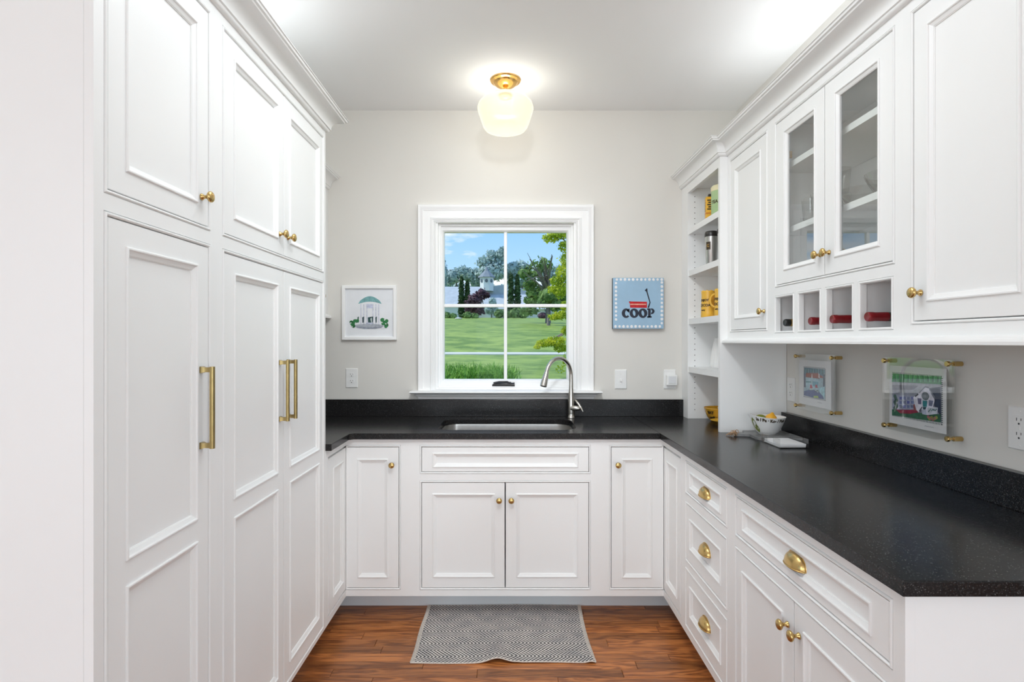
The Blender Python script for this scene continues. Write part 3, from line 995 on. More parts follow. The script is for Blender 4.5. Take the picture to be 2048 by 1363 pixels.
# ---------------- open shelf hutch on the right counter
HF = 1.048
HD = XR-HF-.002
c = Cab('open_shelf_unit', 'tall white open shelf unit standing on the counter in the right corner', 'right', -3.335, -2.732, .914, 2.362, HF, HD, 'shelf unit')
m = MB()
m.box(-3.335, -3.224, 0, T, 1.0155, 2.284); m.box(-3.305, -3.224, 0, T, .914, 1.0155)
m.box(-2.755, -2.732, 0, T, .914, 2.284); m.box(-3.224, -2.755, 0, T, 2.235, 2.284)
c.part(m, 'face_frame', smooth=0)
m = MB()
m.box(-3.335, -3.224, T, HD, 1.0155, 2.284); m.box(-3.305, -3.224, T, HD, .914, 1.0155)
m.box(-2.7495, -2.732, T, HD, .914, 2.284)
m.box(-3.224, -2.7495, HD-.008, HD, .914, 2.284); m.box(-3.224, -2.7495, T, HD-.008, 2.262, 2.284)
c.part(m, 'body', smooth=0)
for z in (2.0225, 1.778, 1.4965, 1.2165):
    c.part(MB().box(-3.2235, -2.750, .004, HD-.009, z-.032, z), 'shelf', smooth=0)
c.part(MB().sweep([(-3.335, 0), (-2.732, 0), (-2.732, UF-HF-.001)], crown_profile(.070)), 'crown_moulding', smooth=40)
pin_holes(c, -3.224, (.041,), .965, 2.22)
pin_holes(c, -3.224, (.28,), .965, 2.22)
# ---------------- mirror unit high on the left wall, mostly behind the pantry
LF = -1.098
c = Cab('wall_cabinet', 'white wall cabinet on the left wall, mostly hidden behind the tall pantry', 'left', 2.70, 3.335, 1.50, 2.362, LF, .30)
face_frame(c, 2.70, 3.335, 1.52, 2.284, [(2.74, 3.24, 1.56, 2.247)])
d = door(c, 2.74, 3.24, 1.56, 2.247); knob(c, 3.20, 1.63, d)
c.part(MB().box(2.70, 3.335, .0195, .30, 1.502, 2.284), 'body', smooth=0)
c.part(MB().sweep([(2.70, 0), (3.335, 0)], crown_profile(.076)), 'crown_moulding', smooth=40)
c.part(MB().sweep([(2.70, 0), (3.335, 0)], [(o_*.7, z+.147) for o_, z in RAIL]), 'light_rail', smooth=0)

# ================================================================== WORKTOP
wt = tag(empty('worktop', (0, 3.0, .884)), 'black speckled granite worktop wrapping the room in a U', 'worktop')
WO = (0, 3.0, .884)
S = (-.371, .352, 2.803, 3.205)      # sink cut-out
def rrect(x0, x1, y0, y1, r, n=7):
    pts = []
    for (cx, cy, a0) in ((x1-r, y0+r, -pi/2), (x1-r, y1-r, 0), (x0+r, y1-r, pi/2), (x0+r, y0+r, pi)):
        for k in range(n+1):
            a = a0+pi/2*k/n
            pts.append((cx+r*cos(a), cy+r*sin(a)))
    return pts
def slab(outer, hole=None, z0=.884, z1=.914):
    """extruded outline with an optional hole"""
    bm = bmesh.new()
    loops = [outer]+([hole] if hole else [])
    edges = []
    for lp in loops:
        vs = [bm.verts.new((p[0], p[1], z1)) for p in lp]
        for i in range(len(vs)):
            edges.append(bm.edges.new((vs[i], vs[(i+1) % len(vs)])))
    bmesh.ops.triangle_fill(bm, use_beauty=True, use_dissolve=False, edges=edges)
    top = list(bm.faces)
    ret = bmesh.ops.extrude_face_region(bm, geom=top)
    nv = [g for g in ret['geom'] if isinstance(g, bmesh.types.BMVert)]
    for v in nv: v.co.z = z0
    bmesh.ops.recalc_face_normals(bm, faces=bm.faces)
    bm.verts.ensure_lookup_table(); bm.verts.index_update()
    m = MB()
    m.add([tuple(v.co) for v in bm.verts], [tuple(v.index for v in f.verts) for f in bm.faces])
    bm.free()
    return m
hole = rrect(*S, .088)
out = [(-1.399, 2.417), (-.780, 2.417), (-.780, 2.683), (-.762, 2.701), (.7425, 2.701), (.7425, 3.335), (-1.399, 3.335)]
slab(out, hole).build('counter_slab', M_granite, wt, origin=WO, bevel=.0022, smooth=0)
slab([(.7432, 1.036), (1.380, 1.036), (1.380, 3.335), (.7432, 3.335)]).build('counter_slab', M_granite, wt, origin=WO, bevel=.0022, smooth=0)
MB().box(-1.399, HF-.0008, 3.306, 3.3355, .914, 1.0156).build('backsplash', M_granite, wt, origin=WO, bevel=.0015, smooth=0)
MB().box(1.351, 1.3805, 1.036, 2.7315, .914, 1.0156).build('backsplash', M_granite, wt, origin=WO, bevel=.0015, smooth=0)

# ---------------- sink
sk = tag(empty('sink', (-.01, 3.004, .66)), 'stainless steel undermount sink set into the black worktop', 'sink')
m = MB()
rings_ = []
levels = [(-.012, .8835, .10), (.012, .8835, .088), (.013, .876, .088), (.018, .72, .085), (.03, .695, .08), (.06, .685, .07)]
n_ = None
vs, fs = [], []
for (ins, z, r) in levels:
    pts = rrect(S[0]-.008+ins, S[1]+.008-ins, S[2]-.008+ins, S[3]+.008-ins, r)
    n_ = len(pts)
    vs += [(p[0], p[1], z) for p in pts]
for k in range(len(levels)-1):
    for j in range(n_):
        l = (j+1) % n_
        fs.append((k*n_+j, k*n_+l, (k+1)*n_+l, (k+1)*n_+j))
fs.append(tuple(range((len(levels)-1)*n_, len(levels)*n_)))
m.add(vs, fs)
m.build('basin', M_steel, sk, origin=(-.01, 3.004, .66), smooth=50)
MB().lathe([(.0001, .690), (.03, .690), (.042, .687), (.044, .6855)], c=(-.01, 3.03, 0), seg=24).build('drain', M_steel, sk, origin=(-.01, 3.004, .66))

# ---------------- faucet
FX, FY = .366, 3.246
fc = tag(empty('faucet', (FX, FY, .914)), 'brushed nickel gooseneck pull-down faucet at the back right of the sink', 'faucet')
FO = (FX, FY, .914)
MB().lathe([(.0235, .914), (.0245, .917), (.0225, .9215), (.0205, .924), (.0215, .94), (.0215, .985), (.0195, 1.02), (.0150, 1.065), (.0122, 1.10)],
           c=(FX, FY, 0), seg=28).build('body', M_nickel, fc, origin=FO, smooth=60)
pts, rad = [], []
dx, dy = -.168, -.150
pts += [(FX, FY, 1.08), (FX, FY, 1.12), (FX, FY, 1.165)]; rad += [.0132, .0118, .0113]
A = .47
for k in range(1, 17):
    t = k/16
    ang = pi*t*0.93
    s_ = (1-cos(ang))/2*0.93
    pts.append((FX+dx*s_, FY+dy*s_, 1.165+.103*sin(ang)+.0*t)); rad.append(.0113)
end = Vector(pts[-1]); dirn = (Vector((FX+dx*1.03, FY+dy*1.03, 1.1137))-end).normalized()
MB().tube(pts, rad, 16).build('gooseneck', M_nickel, fc, origin=FO, smooth=60)
tip = Vector((FX+dx*1.03, FY+dy*1.03, 1.113))
L = (tip-end).length
hp = [end-dirn*.004, end+dirn*.004, end+dirn*L*.35, end+dirn*L*.8, tip]
sp = MB().tube(hp, [.0125, .0135, .0165, .0195, .0195], 20).build('spray_head', M_nickel, fc, origin=FO, smooth=60)
MB().tube([tip-dirn*.001, tip+dirn*.0015], [.0165, .0160], 20).build('spray_face', M_dark, sp, origin=(0, 0, 0)).location = -Vector(FO)
m = MB(); m.tube([(FX-.004, FY-.012, .972), (FX+.012, FY-.018, .9745), (FX+.030, FY-.024, .974), (FX+.046, FY-.030, .9715), (FX+.055, FY-.034, .969)], [.012, .0160, .0155, .0115, .003], 20)
hd = m.build('handle', M_nickel, fc, origin=FO, smooth=60)
m = MB(); m.tube([(FX+.024, FY+.004, 1.021), (FX+.030, FY-.002, 1.014), (FX+.043, FY-.012, .996), (FX+.055, FY-.024, .976), (FX+.066, FY-.034, .955)], [.0045, .0075, .0085, .0075, .003], 12)
m.build('lever', M_nickel, hd, origin=(0, 0, 0)).location = -Vector(FO)

# ================================================================== WINDOW
w = struct(empty('window_1', (-.019, YB, 1.585)))
WOo = (-.019, YB, 1.585)
CX0, CX1, CZ_0, CZ_1 = -.549, .511, 1.070, 2.188
# casing: three sides, mitred, profile (inset from outer edge, y)
CAS = [(0, 3.336), (0, 3.305), (.003, 3.300), (.010, 3.299), (.018, 3.303), (.026, 3.310), (.033, 3.312), (.034, 3.3155), (.075, 3.3155),
       (.0755, 3.311), (.079, 3.309), (.084, 3.311), (.090, 3.317), (.094, 3.317), (.098, 3.3215), (.104, 3.324), (.106, 3.334), (.106, 3.345)]
m = MB()
vs, fs = [], []
P = len(CAS)
for (dd, yy) in CAS:
    vs += [(CX0+dd, yy, CZ_0), (CX0+dd, yy, CZ_1-dd), (CX1-dd, yy, CZ_1-dd), (CX1-dd, yy, CZ_0)]
for k in range(P-1):
    for j in range(3):
        a = k*4+j
        fs.append((a, a+1, a+5, a+4))
m.add(vs, fs); m.build('casing', M_trim, w, origin=WOo, smooth=40)
# stool (sill shelf) and apron with returned ends
STO = [(0, 1.072), (.030, 1.072), (.040, 1.069), (.044, 1.064), (.044, 1.060), (.038, 1.056), (0, 1.056)]
m = MB().sweep([(-.548, 3.3355), (-.548, 3.300), (.512, 3.300), (.512, 3.3355)], [(o_, z) for o_, z in STO])
m.box(-.548, .512, 3.300, 3.3355, 1.056, 1.072); m.box(-.44, .402, 3.3355, 3.39, 1.060, 1.075)
m.build('sill', M_trim, w, origin=WOo, smooth=40)
APR = [(0, 1.056), (.028, 1.056), (.026, 1.050), (.018, 1.046), (.017, 1.042), (.013, 1.036), (.006, 1.032), (.005, 1.028), (.002, 1.022), (.002, 1.0175), (0, 1.0175)]
m = MB().sweep([(-.545, 3.3355), (-.545, 3.322), (.509, 3.322), (.509, 3.3355)], APR)
m.box(-.545, .509, 3.322, 3.3355, 1.0175, 1.056)
m.build('apron', M_trim, w, origin=WOo, smooth=40)
# jamb liner, stepped
JAM = [(0, 3.334), (.012, 3.334), (.012, 3.362), (.026, 3.362), (.026, 3.374), (.032, 3.374), (.032, 3.46)]
MB().ring(WX0, WX1, WZ0-.002, WZ1, JAM).build('jamb', M_trim, w, origin=WOo, smooth=0)
MB().ring(WX0-.0, WX1+.0, WZ0-.0, WZ1, [(0, 3.486), (-.05, 3.495), (-.05, 3.505), (.03, 3.505), (.03, 3.45)]).build('outer_trim', M_trim, w, origin=WOo, smooth=0)
GX0, GX1, GZ0, GZ1 = -.3987, .3555, 1.1326, 2.0368
SX0, SX1, SZ0, SZ1 = -.430, .387, 1.086, 2.066
sash = MB()
vs, fs = [], []
def frame2(mb, o4, i4, y0, y1):
    (a0, a1, c0, c1), (d0, d1, e0, e1) = o4, i4
    mb.box(a0, d0, y0, y1, c0, c1); mb.box(d1, a1, y0, y1, c0, c1); mb.box(d0, d1, y0, y1, c0, e0); mb.box(d0, d1, y0, y1, e1, c1)
frame2(sash, (SX0, SX1, SZ0, SZ1), (GX0-.012, GX1+.012, GZ0-.012, GZ1+.012), 3.376, 3.425)
sash.ring(GX0-.012, GX1+.012, GZ0-.012, GZ1+.012, [(0, 3.376), (.004, 3.378), (.009, 3.386), (.012, 3.390), (.012, 3.420)])
so = sash.build('sash', M_trim, w, origin=WOo, smooth=0)
mm_ = MB(); cx, cz = -.0216, 1.5855
mm_.box(cx-.010, cx+.010, 3.388, 3.412, GZ0, GZ1); mm_.box(GX0, cx-.010, 3.388, 3.412, cz-.010, cz+.010); mm_.box(cx+.010, GX1, 3.388, 3.412, cz-.010, cz+.010)
q = mm_.build('muntin', M_trim, so, origin=(0, 0, 0), smooth=0, bevel=.003)
q.location = -Vector(WOo)
for (a0, a1) in ((GX0-.003, cx), (cx, GX1+.003)):
    for (e0, e1) in ((GZ0-.003, cz), (cz, GZ1+.003)):
        q = MB().box(a0+.002, a1-.002, 3.399, 3.403, e0+.002, e1-.002).build('pane', M_winglass, so, smooth=0)
        q.location = -Vector(WOo)
for sx in (-1, 1):
    x = -.0205+sx*.4235
    m = MB(); m.tube([(x, 3.352, 1.393), (x, 3.346, 1.380), (x+.001*sx, 3.345, 1.30), (x-.002*sx, 3.350, 1.268), (x-.001, 3.352, 1.250)],
                     [.0045, .0055, .0048, .0052, .0060], 10)
    m.box(x-.006, x+.006, 3.352, 3.3625, 1.262, 1.39)
    m.build('latch_lever', M_bronze, w, origin=WOo, smooth=50, label='dark bronze sash latch')
m = MB()
vs = []
secs = [(-.108, .003, .004), (-.102, .014, .010), (-.085, .027, .014), (-.02, .031, .016), (.012, .029, .016), (.016, .024, .015), (.034, .026, .015), (.036, .001, .006)]
N_ = 12
for (x, h_, d_) in secs:
    for k in range(N_):
        a = pi*k/(N_-1)
        vs.append((x, 3.376-.022*sin(a)*min(1, d_/.015)-.002, 1.088+max(h_, .002)*(0.5-0.5*cos(a)) ))
fs = []
for i in range(len(secs)-1):
    for k in range(N_):
        l = (k+1) % N_
        fs.append((i*N_+k, i*N_+l, (i+1)*N_+l, (i+1)*N_+k))
fs += [tuple(range(N_)), tuple(range(len(secs)*N_-1, (len(secs)-1)*N_-1, -1))]
m.add(vs, fs)
m.tube([(-.095, 3.352, 1.113), (-.06, 3.350, 1.1195), (-.01, 3.350, 1.120), (.006, 3.353, 1.112)], [.003, .0045, .0045, .003], 8)
m.build('crank_handle', M_bronze, w, origin=WOo, smooth=50, label='dark bronze casement crank')

# ================================================================== CEILING LIGHT
LX, LY = -.019, 2.946
cl = tag(empty('ceiling_light', (LX, LY, ZC)), 'schoolhouse ceiling light with opal glass shade on brass canopy', 'lamp')
LO = (LX, LY, ZC)
MB().lathe([(.0825, ZC), (.0825, ZC-.004), (.079, ZC-.009), (.070, ZC-.013), (.066, ZC-.014), (.062, ZC-.020), (.052, ZC-.030), (.034, ZC-.040),
            (.020, ZC-.045), (.012, ZC-.047), (.012, ZC-.060)], c=(LX, LY, 0), seg=48, ).build('canopy', M_brass_l, cl, origin=LO, smooth=30)
MB().lathe([(.011, ZC-.055), (.011, ZC-.072), (.030, ZC-.080), (.034, ZC-.088), (.034, ZC-.095)], c=(LX, LY, 0), seg=24).build('stem', M_brass_l, cl, origin=LO, smooth=50)
prof = [(.033, 2.684), (.060, 2.682), (.095, 2.673), (.125, 2.655), (.143, 2.636), (.1495, 2.616), (.1485, 2.603), (.143, 2.585), (.128, 2.540), (.118, 2.513),
        (.108, 2.500), (.090, 2.493), (.05, 2.489), (.0001, 2.488)]
MB().lathe(prof, c=(LX, LY, 0), seg=56, cap=False).build('shade', M_shade, cl, origin=LO, smooth=60)
# the bulb stands inside the opal shade, whose glass lets part of the light straight through
light('ceiling_light_bulb', 'POINT', (0, 0, 0), (0, 0, 0), 13, (1.0, 0.985, 0.95), shadow_soft_size=.045).parent = cl
bpy.data.objects['ceiling_light_bulb'].location = (0, 0, 2.590-ZC)

# ================================================================== THINGS ON THE FRONT WALL
def plate(name, label, cat, X, Z, w, h, wall='front', group=None):
    """cover plate; origin on the wall surface, local -y towards the room"""
    if wall == 'front': e_ = empty(name, (X, YB, Z), 0)
    else: e_ = empty(name, (XR, X, Z), -pi/2)
    tag(e_, label, cat, group)
    MB().ring(-w/2, w/2, -h/2, h/2, [(0, 0), (0, -.0035), (.003, -.0062), (w/2-.0001, -.0062)]).build('cover_plate', M_plastic, e_, smooth=0)
    return e_
def receptacle(e_, z, r=.0165):
    m = MB(); pts = []
    for k in range(24):
        a = 2*pi*k/24
        x, zz = r*cos(a), r*sin(a)
        zz = max(min(zz, r*.78), -r*.78)
        pts.append((x, zz))
    vs = [(x, -.0062, z+q) for x, q in pts]+[(x, -.0078, z+q) for x, q in pts]
    n = len(pts)
    m.add(vs, [tuple(range(2*n-1, n-1, -1))]+[(k, (k+1) % n, (k+1) % n+n, k+n) for k in range(n)])
    rc = m.build('receptacle', M_plastic, e_, smooth=0)
    slots(rc, z)
def slots(rc, z, y=-.0078):
    m = MB()
    m.box(-.0075, -.0055, y-.0003, y+.002, z+.000, z+.008); m.box(.0055, .0073, y-.0003, y+.002, z+.001, z+.0075)
    m.lathe([(.0001, 0), (.0027, 0), (.0027, .002)], c=(0, y-.0003, z-.0075), seg=12, axis='y')
    m.build('slots', M_dark, rc, smooth=0)
def screw(e_, x, z, y=-.0062):
    MB().lathe([(.0001, -.0012), (.0025, -.001), (.0032, 0)], c=(x, y, z), seg=12, axis='y').build('screw', M_plastic, e_, smooth=0)
e_ = plate('wall_outlet', 'white duplex outlet on the greige wall below the framed gazebo drawing', 'outlet', -.953, 1.1435, .0725, .1165)
receptacle(e_, .0195); receptacle(e_, -.0195); screw(e_, 0, 0)
e_ = plate('light_switch', 'white toggle light switch between the window and the plugged night light', 'switch', .677, 1.136, .0725, .1165)
MB().box(-.006, .006, -.0068, -.006, -.013, .013).build('switch_slot', M_plastic, e_, smooth=0)
m = MB(); m.add([(-.0045, -.006, -.008), (.0045, -.006, -.008), (.0045, -.006, .005), (-.0045, -.006, .005),
                 (-.004, -.019, -.012), (.004, -.019, -.012), (.004, -.017, -.002), (-.004, -.017, -.002)],
                [(0, 3, 2, 1), (4, 5, 6, 7), (0, 1, 5, 4), (1, 2, 6, 5), (2, 3, 7, 6), (3, 0, 4, 7)])
m.build('toggle', M_plastic, e_, smooth=0); screw(e_, 0, .030); screw(e_, 0, -.030)
e_ = plate('wall_outlet', 'white wall outlet carrying the square night light beside the open shelves', 'outlet', .974, 1.136, .0725, .1165)
receptacle(e_, .0195); receptacle(e_, -.0195)
nl = tag(empty('night_light', (.980, YB-.0080, 1.132)), 'square white night light plugged into the outlet beside the open shelves', 'night light')
NO = (.980, YB-.0080, 1.132)
MB().box(.948, 1.012, YB-.034, YB-.0082, 1.100, 1.164).build('housing', M_plastic, nl, origin=NO, smooth=0, bevel=.005)
MB().box(.958, 1.002, YB-.037, YB-.0335, 1.112, 1.156).build('diffuser', mat('frosted_diffuser', (.74, .75, .77), .4), nl, origin=NO, smooth=0, bevel=.003)

class Art:
    """flat artwork: coloured shapes printed on a sheet; coordinates in the sheet's own plane"""
    def __init__(s): s.mb, s.mats, s.k = MB(), [], 0
    def col(s, c):
        nm = 'ink_%02x%02x%02x' % tuple(int(255*min(1, x)) for x in c)
        m = MATS.get(nm) or mat(nm, c, .7, noise=(70, .22))
        if m not in s.mats: s.mats.append(m)
        return s.mats.index(m)
    def shape(s, pts, c, lift=None):
        s.k += 1
        y = -(.00006*s.k+.0002) if lift is None else lift
        s.mb.poly([(x, y, z) for x, z in pts], s.col(c))
    def ell(s, cx, cz, rx, rz, c, n=20, a0=0, a1=2*pi):
        s.shape([(cx+rx*cos(a0+(a1-a0)*k/n), cz+rz*sin(a0+(a1-a0)*k/n)) for k in range(n if a1-a0 > 6.2 else n+1)], c)
    def line(s, p, q, w, c):
        d = Vector((q[0]-p[0], q[1]-p[1])).normalized()*w/2
        n = Vector((-d.y, d.x))
        s.shape([(p[0]+n.x, p[1]+n.y), (q[0]+n.x, q[1]+n.y), (q[0]-n.x, q[1]-n.y), (p[0]-n.x, p[1]-n.y)], c)

# ---------------- framed gazebo drawing
PX, PZ = -.843, 1.538
pf = tag(empty('framed_picture', (PX, YB, PZ)), 'white framed drawing of a teal domed gazebo, left of the window', 'picture')
hw = .1642
MB().ring(-hw, hw, -hw, hw, [(0, 0), (0, -.024), (.002, -.026), (.016, -.026), (.019, -.024), (.019, -.010)]).build('frame', M_trim, pf, smooth=0)
bk = MB().box(-hw+.015, hw-.015, -.012, -.002, -hw+.015, hw-.015).build('mat_board', M_paper, pf, smooth=0)
art = Art()
def gp(x, y):     # position inside the 82..728 x 65..705 measured frame
    return ((x-405)/646*.3285, -(y-385)/640*.3285)
teal, teal2 = (.20, .42, .42), (.08, .20, .22)
dome = [gp(270, 280)]+[gp(270+280*k/12, 280-90*sin(pi*(.06+.88*k/12))) for k in range(1, 12)]+[gp(550, 282)]+[gp(550-280*k/8, 282-28*sin(pi*k/8)) for k in range(1, 8)]
art.shape(dome, teal)
for (a, b2) in (((400, 192), (400, 255)), ((355, 205), (345, 258)), ((455, 208), (490, 262))): art.line(gp(*a), gp(*b2), .0016, teal2)
lav, lav2 = (.64, .64, .72), (.50, .52, .62)
art.shape([gp(362, 283), gp(450, 283), gp(450, 332), (gp(370, 332))], (.58, .60, .72))
for x in (305, 335, 372, 448, 478, 512): art.line(gp(x, 285), gp(x, 525), .0040, lav)
for x in (300, 342, 380, 440, 485, 518): art.line(gp(x, 285), gp(x, 525), .0012, lav2)
for k, (x0_, x1_, c_) in enumerate(((318, 342, (.06, .09, .10)), (385, 450, (.03, .08, .08)), (474, 494, (.06, .10, .10)), (262, 280, (.08, .14, .12)))):
    art.shape([gp(x0_, 440), gp(x1_, 428), gp(x1_-3, 498), gp(x0_+4, 504)], c_)
art.shape([gp(415, 455), gp(432, 440), gp(436, 500), gp(426, 502)], (.6, .65, .62))
art.shape([gp(365, 500), gp(452, 500), gp(456, 520), gp(362, 520)], lav2)
art.shape([gp(245, 525), gp(330, 518), gp(480, 518), gp(565, 527), gp(575, 545), gp(540, 565), gp(470, 576), gp(340, 576), gp(260, 562), gp(232, 545)], (.40, .42, .46))
art.shape([gp(248, 548), gp(400, 560), gp(560, 548), gp(540, 560), gp(400, 570), gp(265, 560)], (.24, .26, .32))
for (cx_, cy_, s_) in ((205, 515, 1), (235, 485, 1), (262, 480, .8), (190, 495, .8), (215, 540, .9), (560, 470, 1), (590, 500, 1.1), (605, 530, 1), (570, 510, .9), (610, 480, .8), (600, 548, .7)):
    a, b2 = gp(cx_, cy_)
    art.ell(a, b2, .014*s_, .013*s_, (.015, .12, .03) if (cx_+cy_) % 2 else (.03, .20, .06), 8)
for (cx_, cy_) in ((200, 550), (240, 505), (555, 500), (600, 515), (185, 505), (585, 470)):
    a, b2 = gp(cx_, cy_)
    art.ell(a, b2, .004, .004, (.70, .74, .68), 8)
for k in range(6): art.line(gp(540+8*k, 572+(k % 2)*5), gp(546+8*k, 577-(k % 2)*5), .001, (.35, .35, .38))
o = art.mb.build('drawing', art.mats, pf, smooth=0, recalc=False); o.location = (0, -.0122, 0)
MB().box(-hw+.017, hw-.017, -.0180, -.0165, -hw+.017, hw-.017).build('glazing', M_winglass, pf, smooth=0)

# ---------------- COOP canvas
KX, KZ, kh = .7763, 1.594, .1522
cv = tag(empty('painted_canvas', (KX, YB, KZ)), 'light blue canvas with a red wagon over the word COOP, right of the window', 'painting')
M_canvas = mat('light_blue_canvas', (.33, .50, .66), .8, noise=(9, .05), bump=(700, .3, .001))
M_cvside = mat('canvas_side_paint', (.10, .13, .15), .8)
m = MB(); m.box(-kh, kh, -.034, -.0005, -kh, kh, 1); m.poly([(-kh, -.0342, -kh), (kh, -.0342, -kh), (kh, -.0342, kh), (-kh, -.0342, kh)], 0)
cb = m.build('canvas', [M_canvas, M_cvside], cv, smooth=0)
def kp(x, y): return ((x-364)/552*.3045, -(y-360)/550*.3045)
dots = MB(); rd = random.Random(3)
def dot(x, y):
    a, c_ = kp(x, y); r = .0078*(1+rd.uniform(-.12, .12))
    pts = [(a+r*(1+rd.uniform(-.12, .12))*cos(2*pi*k/12), c_+r*1.05*sin(2*pi*k/12)) for k in range(12)]
    dots.add([(p, -.0344, q) for p, q in pts]+[(p*.0+a+(p-a)*.8, -.0354, c_+(q-c_)*.8) for p, q in pts],
             [tuple(range(12, 24))]+[(k, (k+1) % 12, (k+1) % 12+12, k+12) for k in range(12)])
for k in range(12): dot(130+k*44.4, 104)
for k in range(12): dot(116+k*43.8, 612)
for k in range(10): dot(121, 142+k*43.8)
for k in range(11): dot(620, 136+k*44.0)
dots.build('dot_border', M_paper, cv, smooth=0)
wg = Art()
red = (.50, .012, .018)
wg.shape([kp(262, 340), kp(458, 344), kp(458, 410), kp(275, 408), kp(270, 358), kp(262, 352)], red)
wg.shape([kp(275, 366), kp(448, 366), kp(448, 377), kp(275, 377)], (.80, .42, .32))
wg.line(kp(262, 341), kp(280, 341), .002, (.02, .02, .02))
nav = (.010, .014, .028)
wg.shape([kp(464, 408), kp(485, 352), kp(450, 232), kp(462, 228), kp(497, 352), kp(480, 411)], nav)
wg.shape([kp(433, 222), kp(457, 196), kp(462, 205), kp(464, 236), kp(452, 236)], nav)
o = wg.mb.build('wagon', wg.mats, cv, smooth=0, recalc=False); o.location = (0, -.0344, 0)
# COOP in fat rounded serif letters
def letter_O(m, cx, cz, w, h, y):
    n = 28
    o_ = [(cx+w*cos(2*pi*k/n), cz+h*sin(2*pi*k/n)) for k in range(n)]
    i_ = [(cx+w*.30*cos(2*pi*k/n)+.0022*sin(2*pi*k/n)*-1, cz+h*.58*sin(2*pi*k/n)) for k in range(n)]
    m.add([(p, y, q) for p, q in o_+i_]+[(p, y+.0012, q) for p, q in o_+i_],
          [(k, (k+1) % n, (k+1) % n+n, k+n) for k in range(n)]+[(k, (k+1) % n, (k+1) % n+2*n, k+2*n) for k in range(n)])
LT = MB(); ly = -.0356
W_ = .0268; H_ = .0285
c0 = kp(230, 468); c1 = kp(318, 468); c2 = kp(413, 468); c3 = kp(500, 466)
letter_O(LT, c1[0], c1[1], W_, H_, ly); letter_O(LT, c2[0], c2[1], W_, H_, ly)
# C : ring with an opening on the right and a serif beak
n = 30; a0_, a1_ = radians(38), radians(318)
oo, ii = [], []
for k in range(n+1):
    a = a0_+(a1_-a0_)*k/n
    oo.append((c0[0]+W_*cos(a)*.95, c0[1]+H_*sin(a)))
    ii.append((c0[0]+.003+W_*.34*cos(a)+.0, c0[1]+H_*.58*sin(a)))
LT.add([(p, ly, q) for p, q in oo+ii], [(k, k+1, k+n+2, k+n+1) for k in range(n)])
LT.poly([(c0[0]+W_*.62, ly, c0[1]+H_*.95), (c0[0]+W_*.80, ly, c0[1]+H_*.95), (c0[0]+W_*.80, ly, c0[1]+H_*.15), (c0[0]+W_*.55, ly, c0[1]+H_*.15), (c0[0]+.002, ly, c0[1]+H_*.60)])
# P
px_, pz_ = c3
LT.box(px_-.0165, px_-.001, ly, ly+.001, pz_-.026, pz_+.027)
LT.box(px_-.0225, px_+.005, ly, ly+.001, pz_-.028, pz_-.019); LT.box(px_-.0225, px_-.010, ly, ly+.001, pz_+.019, pz_+.028)
n = 20; oo, ii = [], []
for k in range(n+1):
    a = pi/2-pi*k/n
    oo.append((px_+.001+.0215*cos(a), pz_+.0105+.0175*sin(a))); ii.append((px_+.001+.0070*cos(a), pz_+.0105+.0085*sin(a)))
LT.add([(p, ly, q) for p, q in oo+ii], [(k, k+1, k+n+2, k+n+1) for k in range(n)])
LT.build('lettering', M_navy, cv, smooth=0, recalc=False)

# ================================================================== RIGHT WALL : outlets and acrylic frames
e_ = plate('wall_outlet', 'white outlet partly hidden behind the open shelf unit, beside the small print', 'outlet', 2.6845, 1.131, .0725, .1165, 'right')
receptacle(e_, .0195); receptacle(e_, -.0195); screw(e_, 0, 0)
e_ = plate('wall_outlet', 'white square-faced outlet at the right edge, near end of the counter wall', 'outlet', 1.4810, 1.131, .0725, .1165, 'right')
fc_ = MB().ring(-.0168, .0168, -.0335, .0335, [(0, -.0062), (.0003, -.0082), (.0167, -.0082)]).build('receptacle', M_plastic, e_, smooth=0)
slots(fc_, .0205, -.0082); slots(fc_, -.0180, -.0082)
MB().box(-.006, .004, -.0095, -.008, -.004, .0065).build('test_button', M_plastic, e_, smooth=0)
screw(e_, 0, .047); screw(e_, 0, -.047)

def acrylic(label, yc, img, sig):
    """clear panel held off the wall on four brass pins. local x = viewer's right (-Y), y depth, z up"""
    e_ = tag(empty('acrylic_frame', (XR, yc, 1.1825), -pi/2), label, 'picture')
    for a in (-.1425, .1425):
        for z in (-.1145, .1145):
            m = MB()
            m.lathe([(.0001, 0), (.0075, 0), (.0075, -.0265), (.0001, -.0265)], c=(a, 0, z), seg=20, axis='y')
            m.lathe([(.0035, -.0265), (.0035, -.0405)], c=(a, 0, z), seg=12, axis='y')
            m.lathe([(.0001, -.0395), (.0082, -.0395), (.0085, -.041), (.0085, -.046), (.0075, -.0475), (.0001, -.0478)], c=(a, 0, z), seg=20, axis='y')
            m.build('standoff_pin', M_brass, e_, smooth=40)
    MB().box(-.155, .155, -.0395, -.0345, -.127, .127).build('front_sheet', M_acrylic, e_, smooth=0)
    MB().box(-.155, .155, -.0325, -.0275, -.127, .127).build('back_sheet', M_acrylic, e_, smooth=0)
    o_ = MB().box(-.1265, .1265, -.0341, -.0329, -.1035, .0985).build('print', M_paper, e_, smooth=0)
    q = img.mb.build('image', img.mats, o_, smooth=0, recalc=False); q.location = (0, -.03395, 0)
    return e_
def stitched(art_, x0, x1, z0, z1, c, step=.0062, w=.0026, l=.006):
    x = x0
    while x < x1:
        for z in (z0, z1): art_.shape([(x-w/2, z-l/2), (x+w/2, z-l/2), (x+w/2, z+l/2), (x-w/2, z+l/2)], c, -.0022*.1)
        x += step
    z = z0
    while z < z1:
        for x in (x0, x1): art_.shape([(x-l/2, z-w/2), (x+l/2, z-w/2), (x+l/2, z+w/2), (x-l/2, z+w/2)], c, -.0022*.1)
        z += step
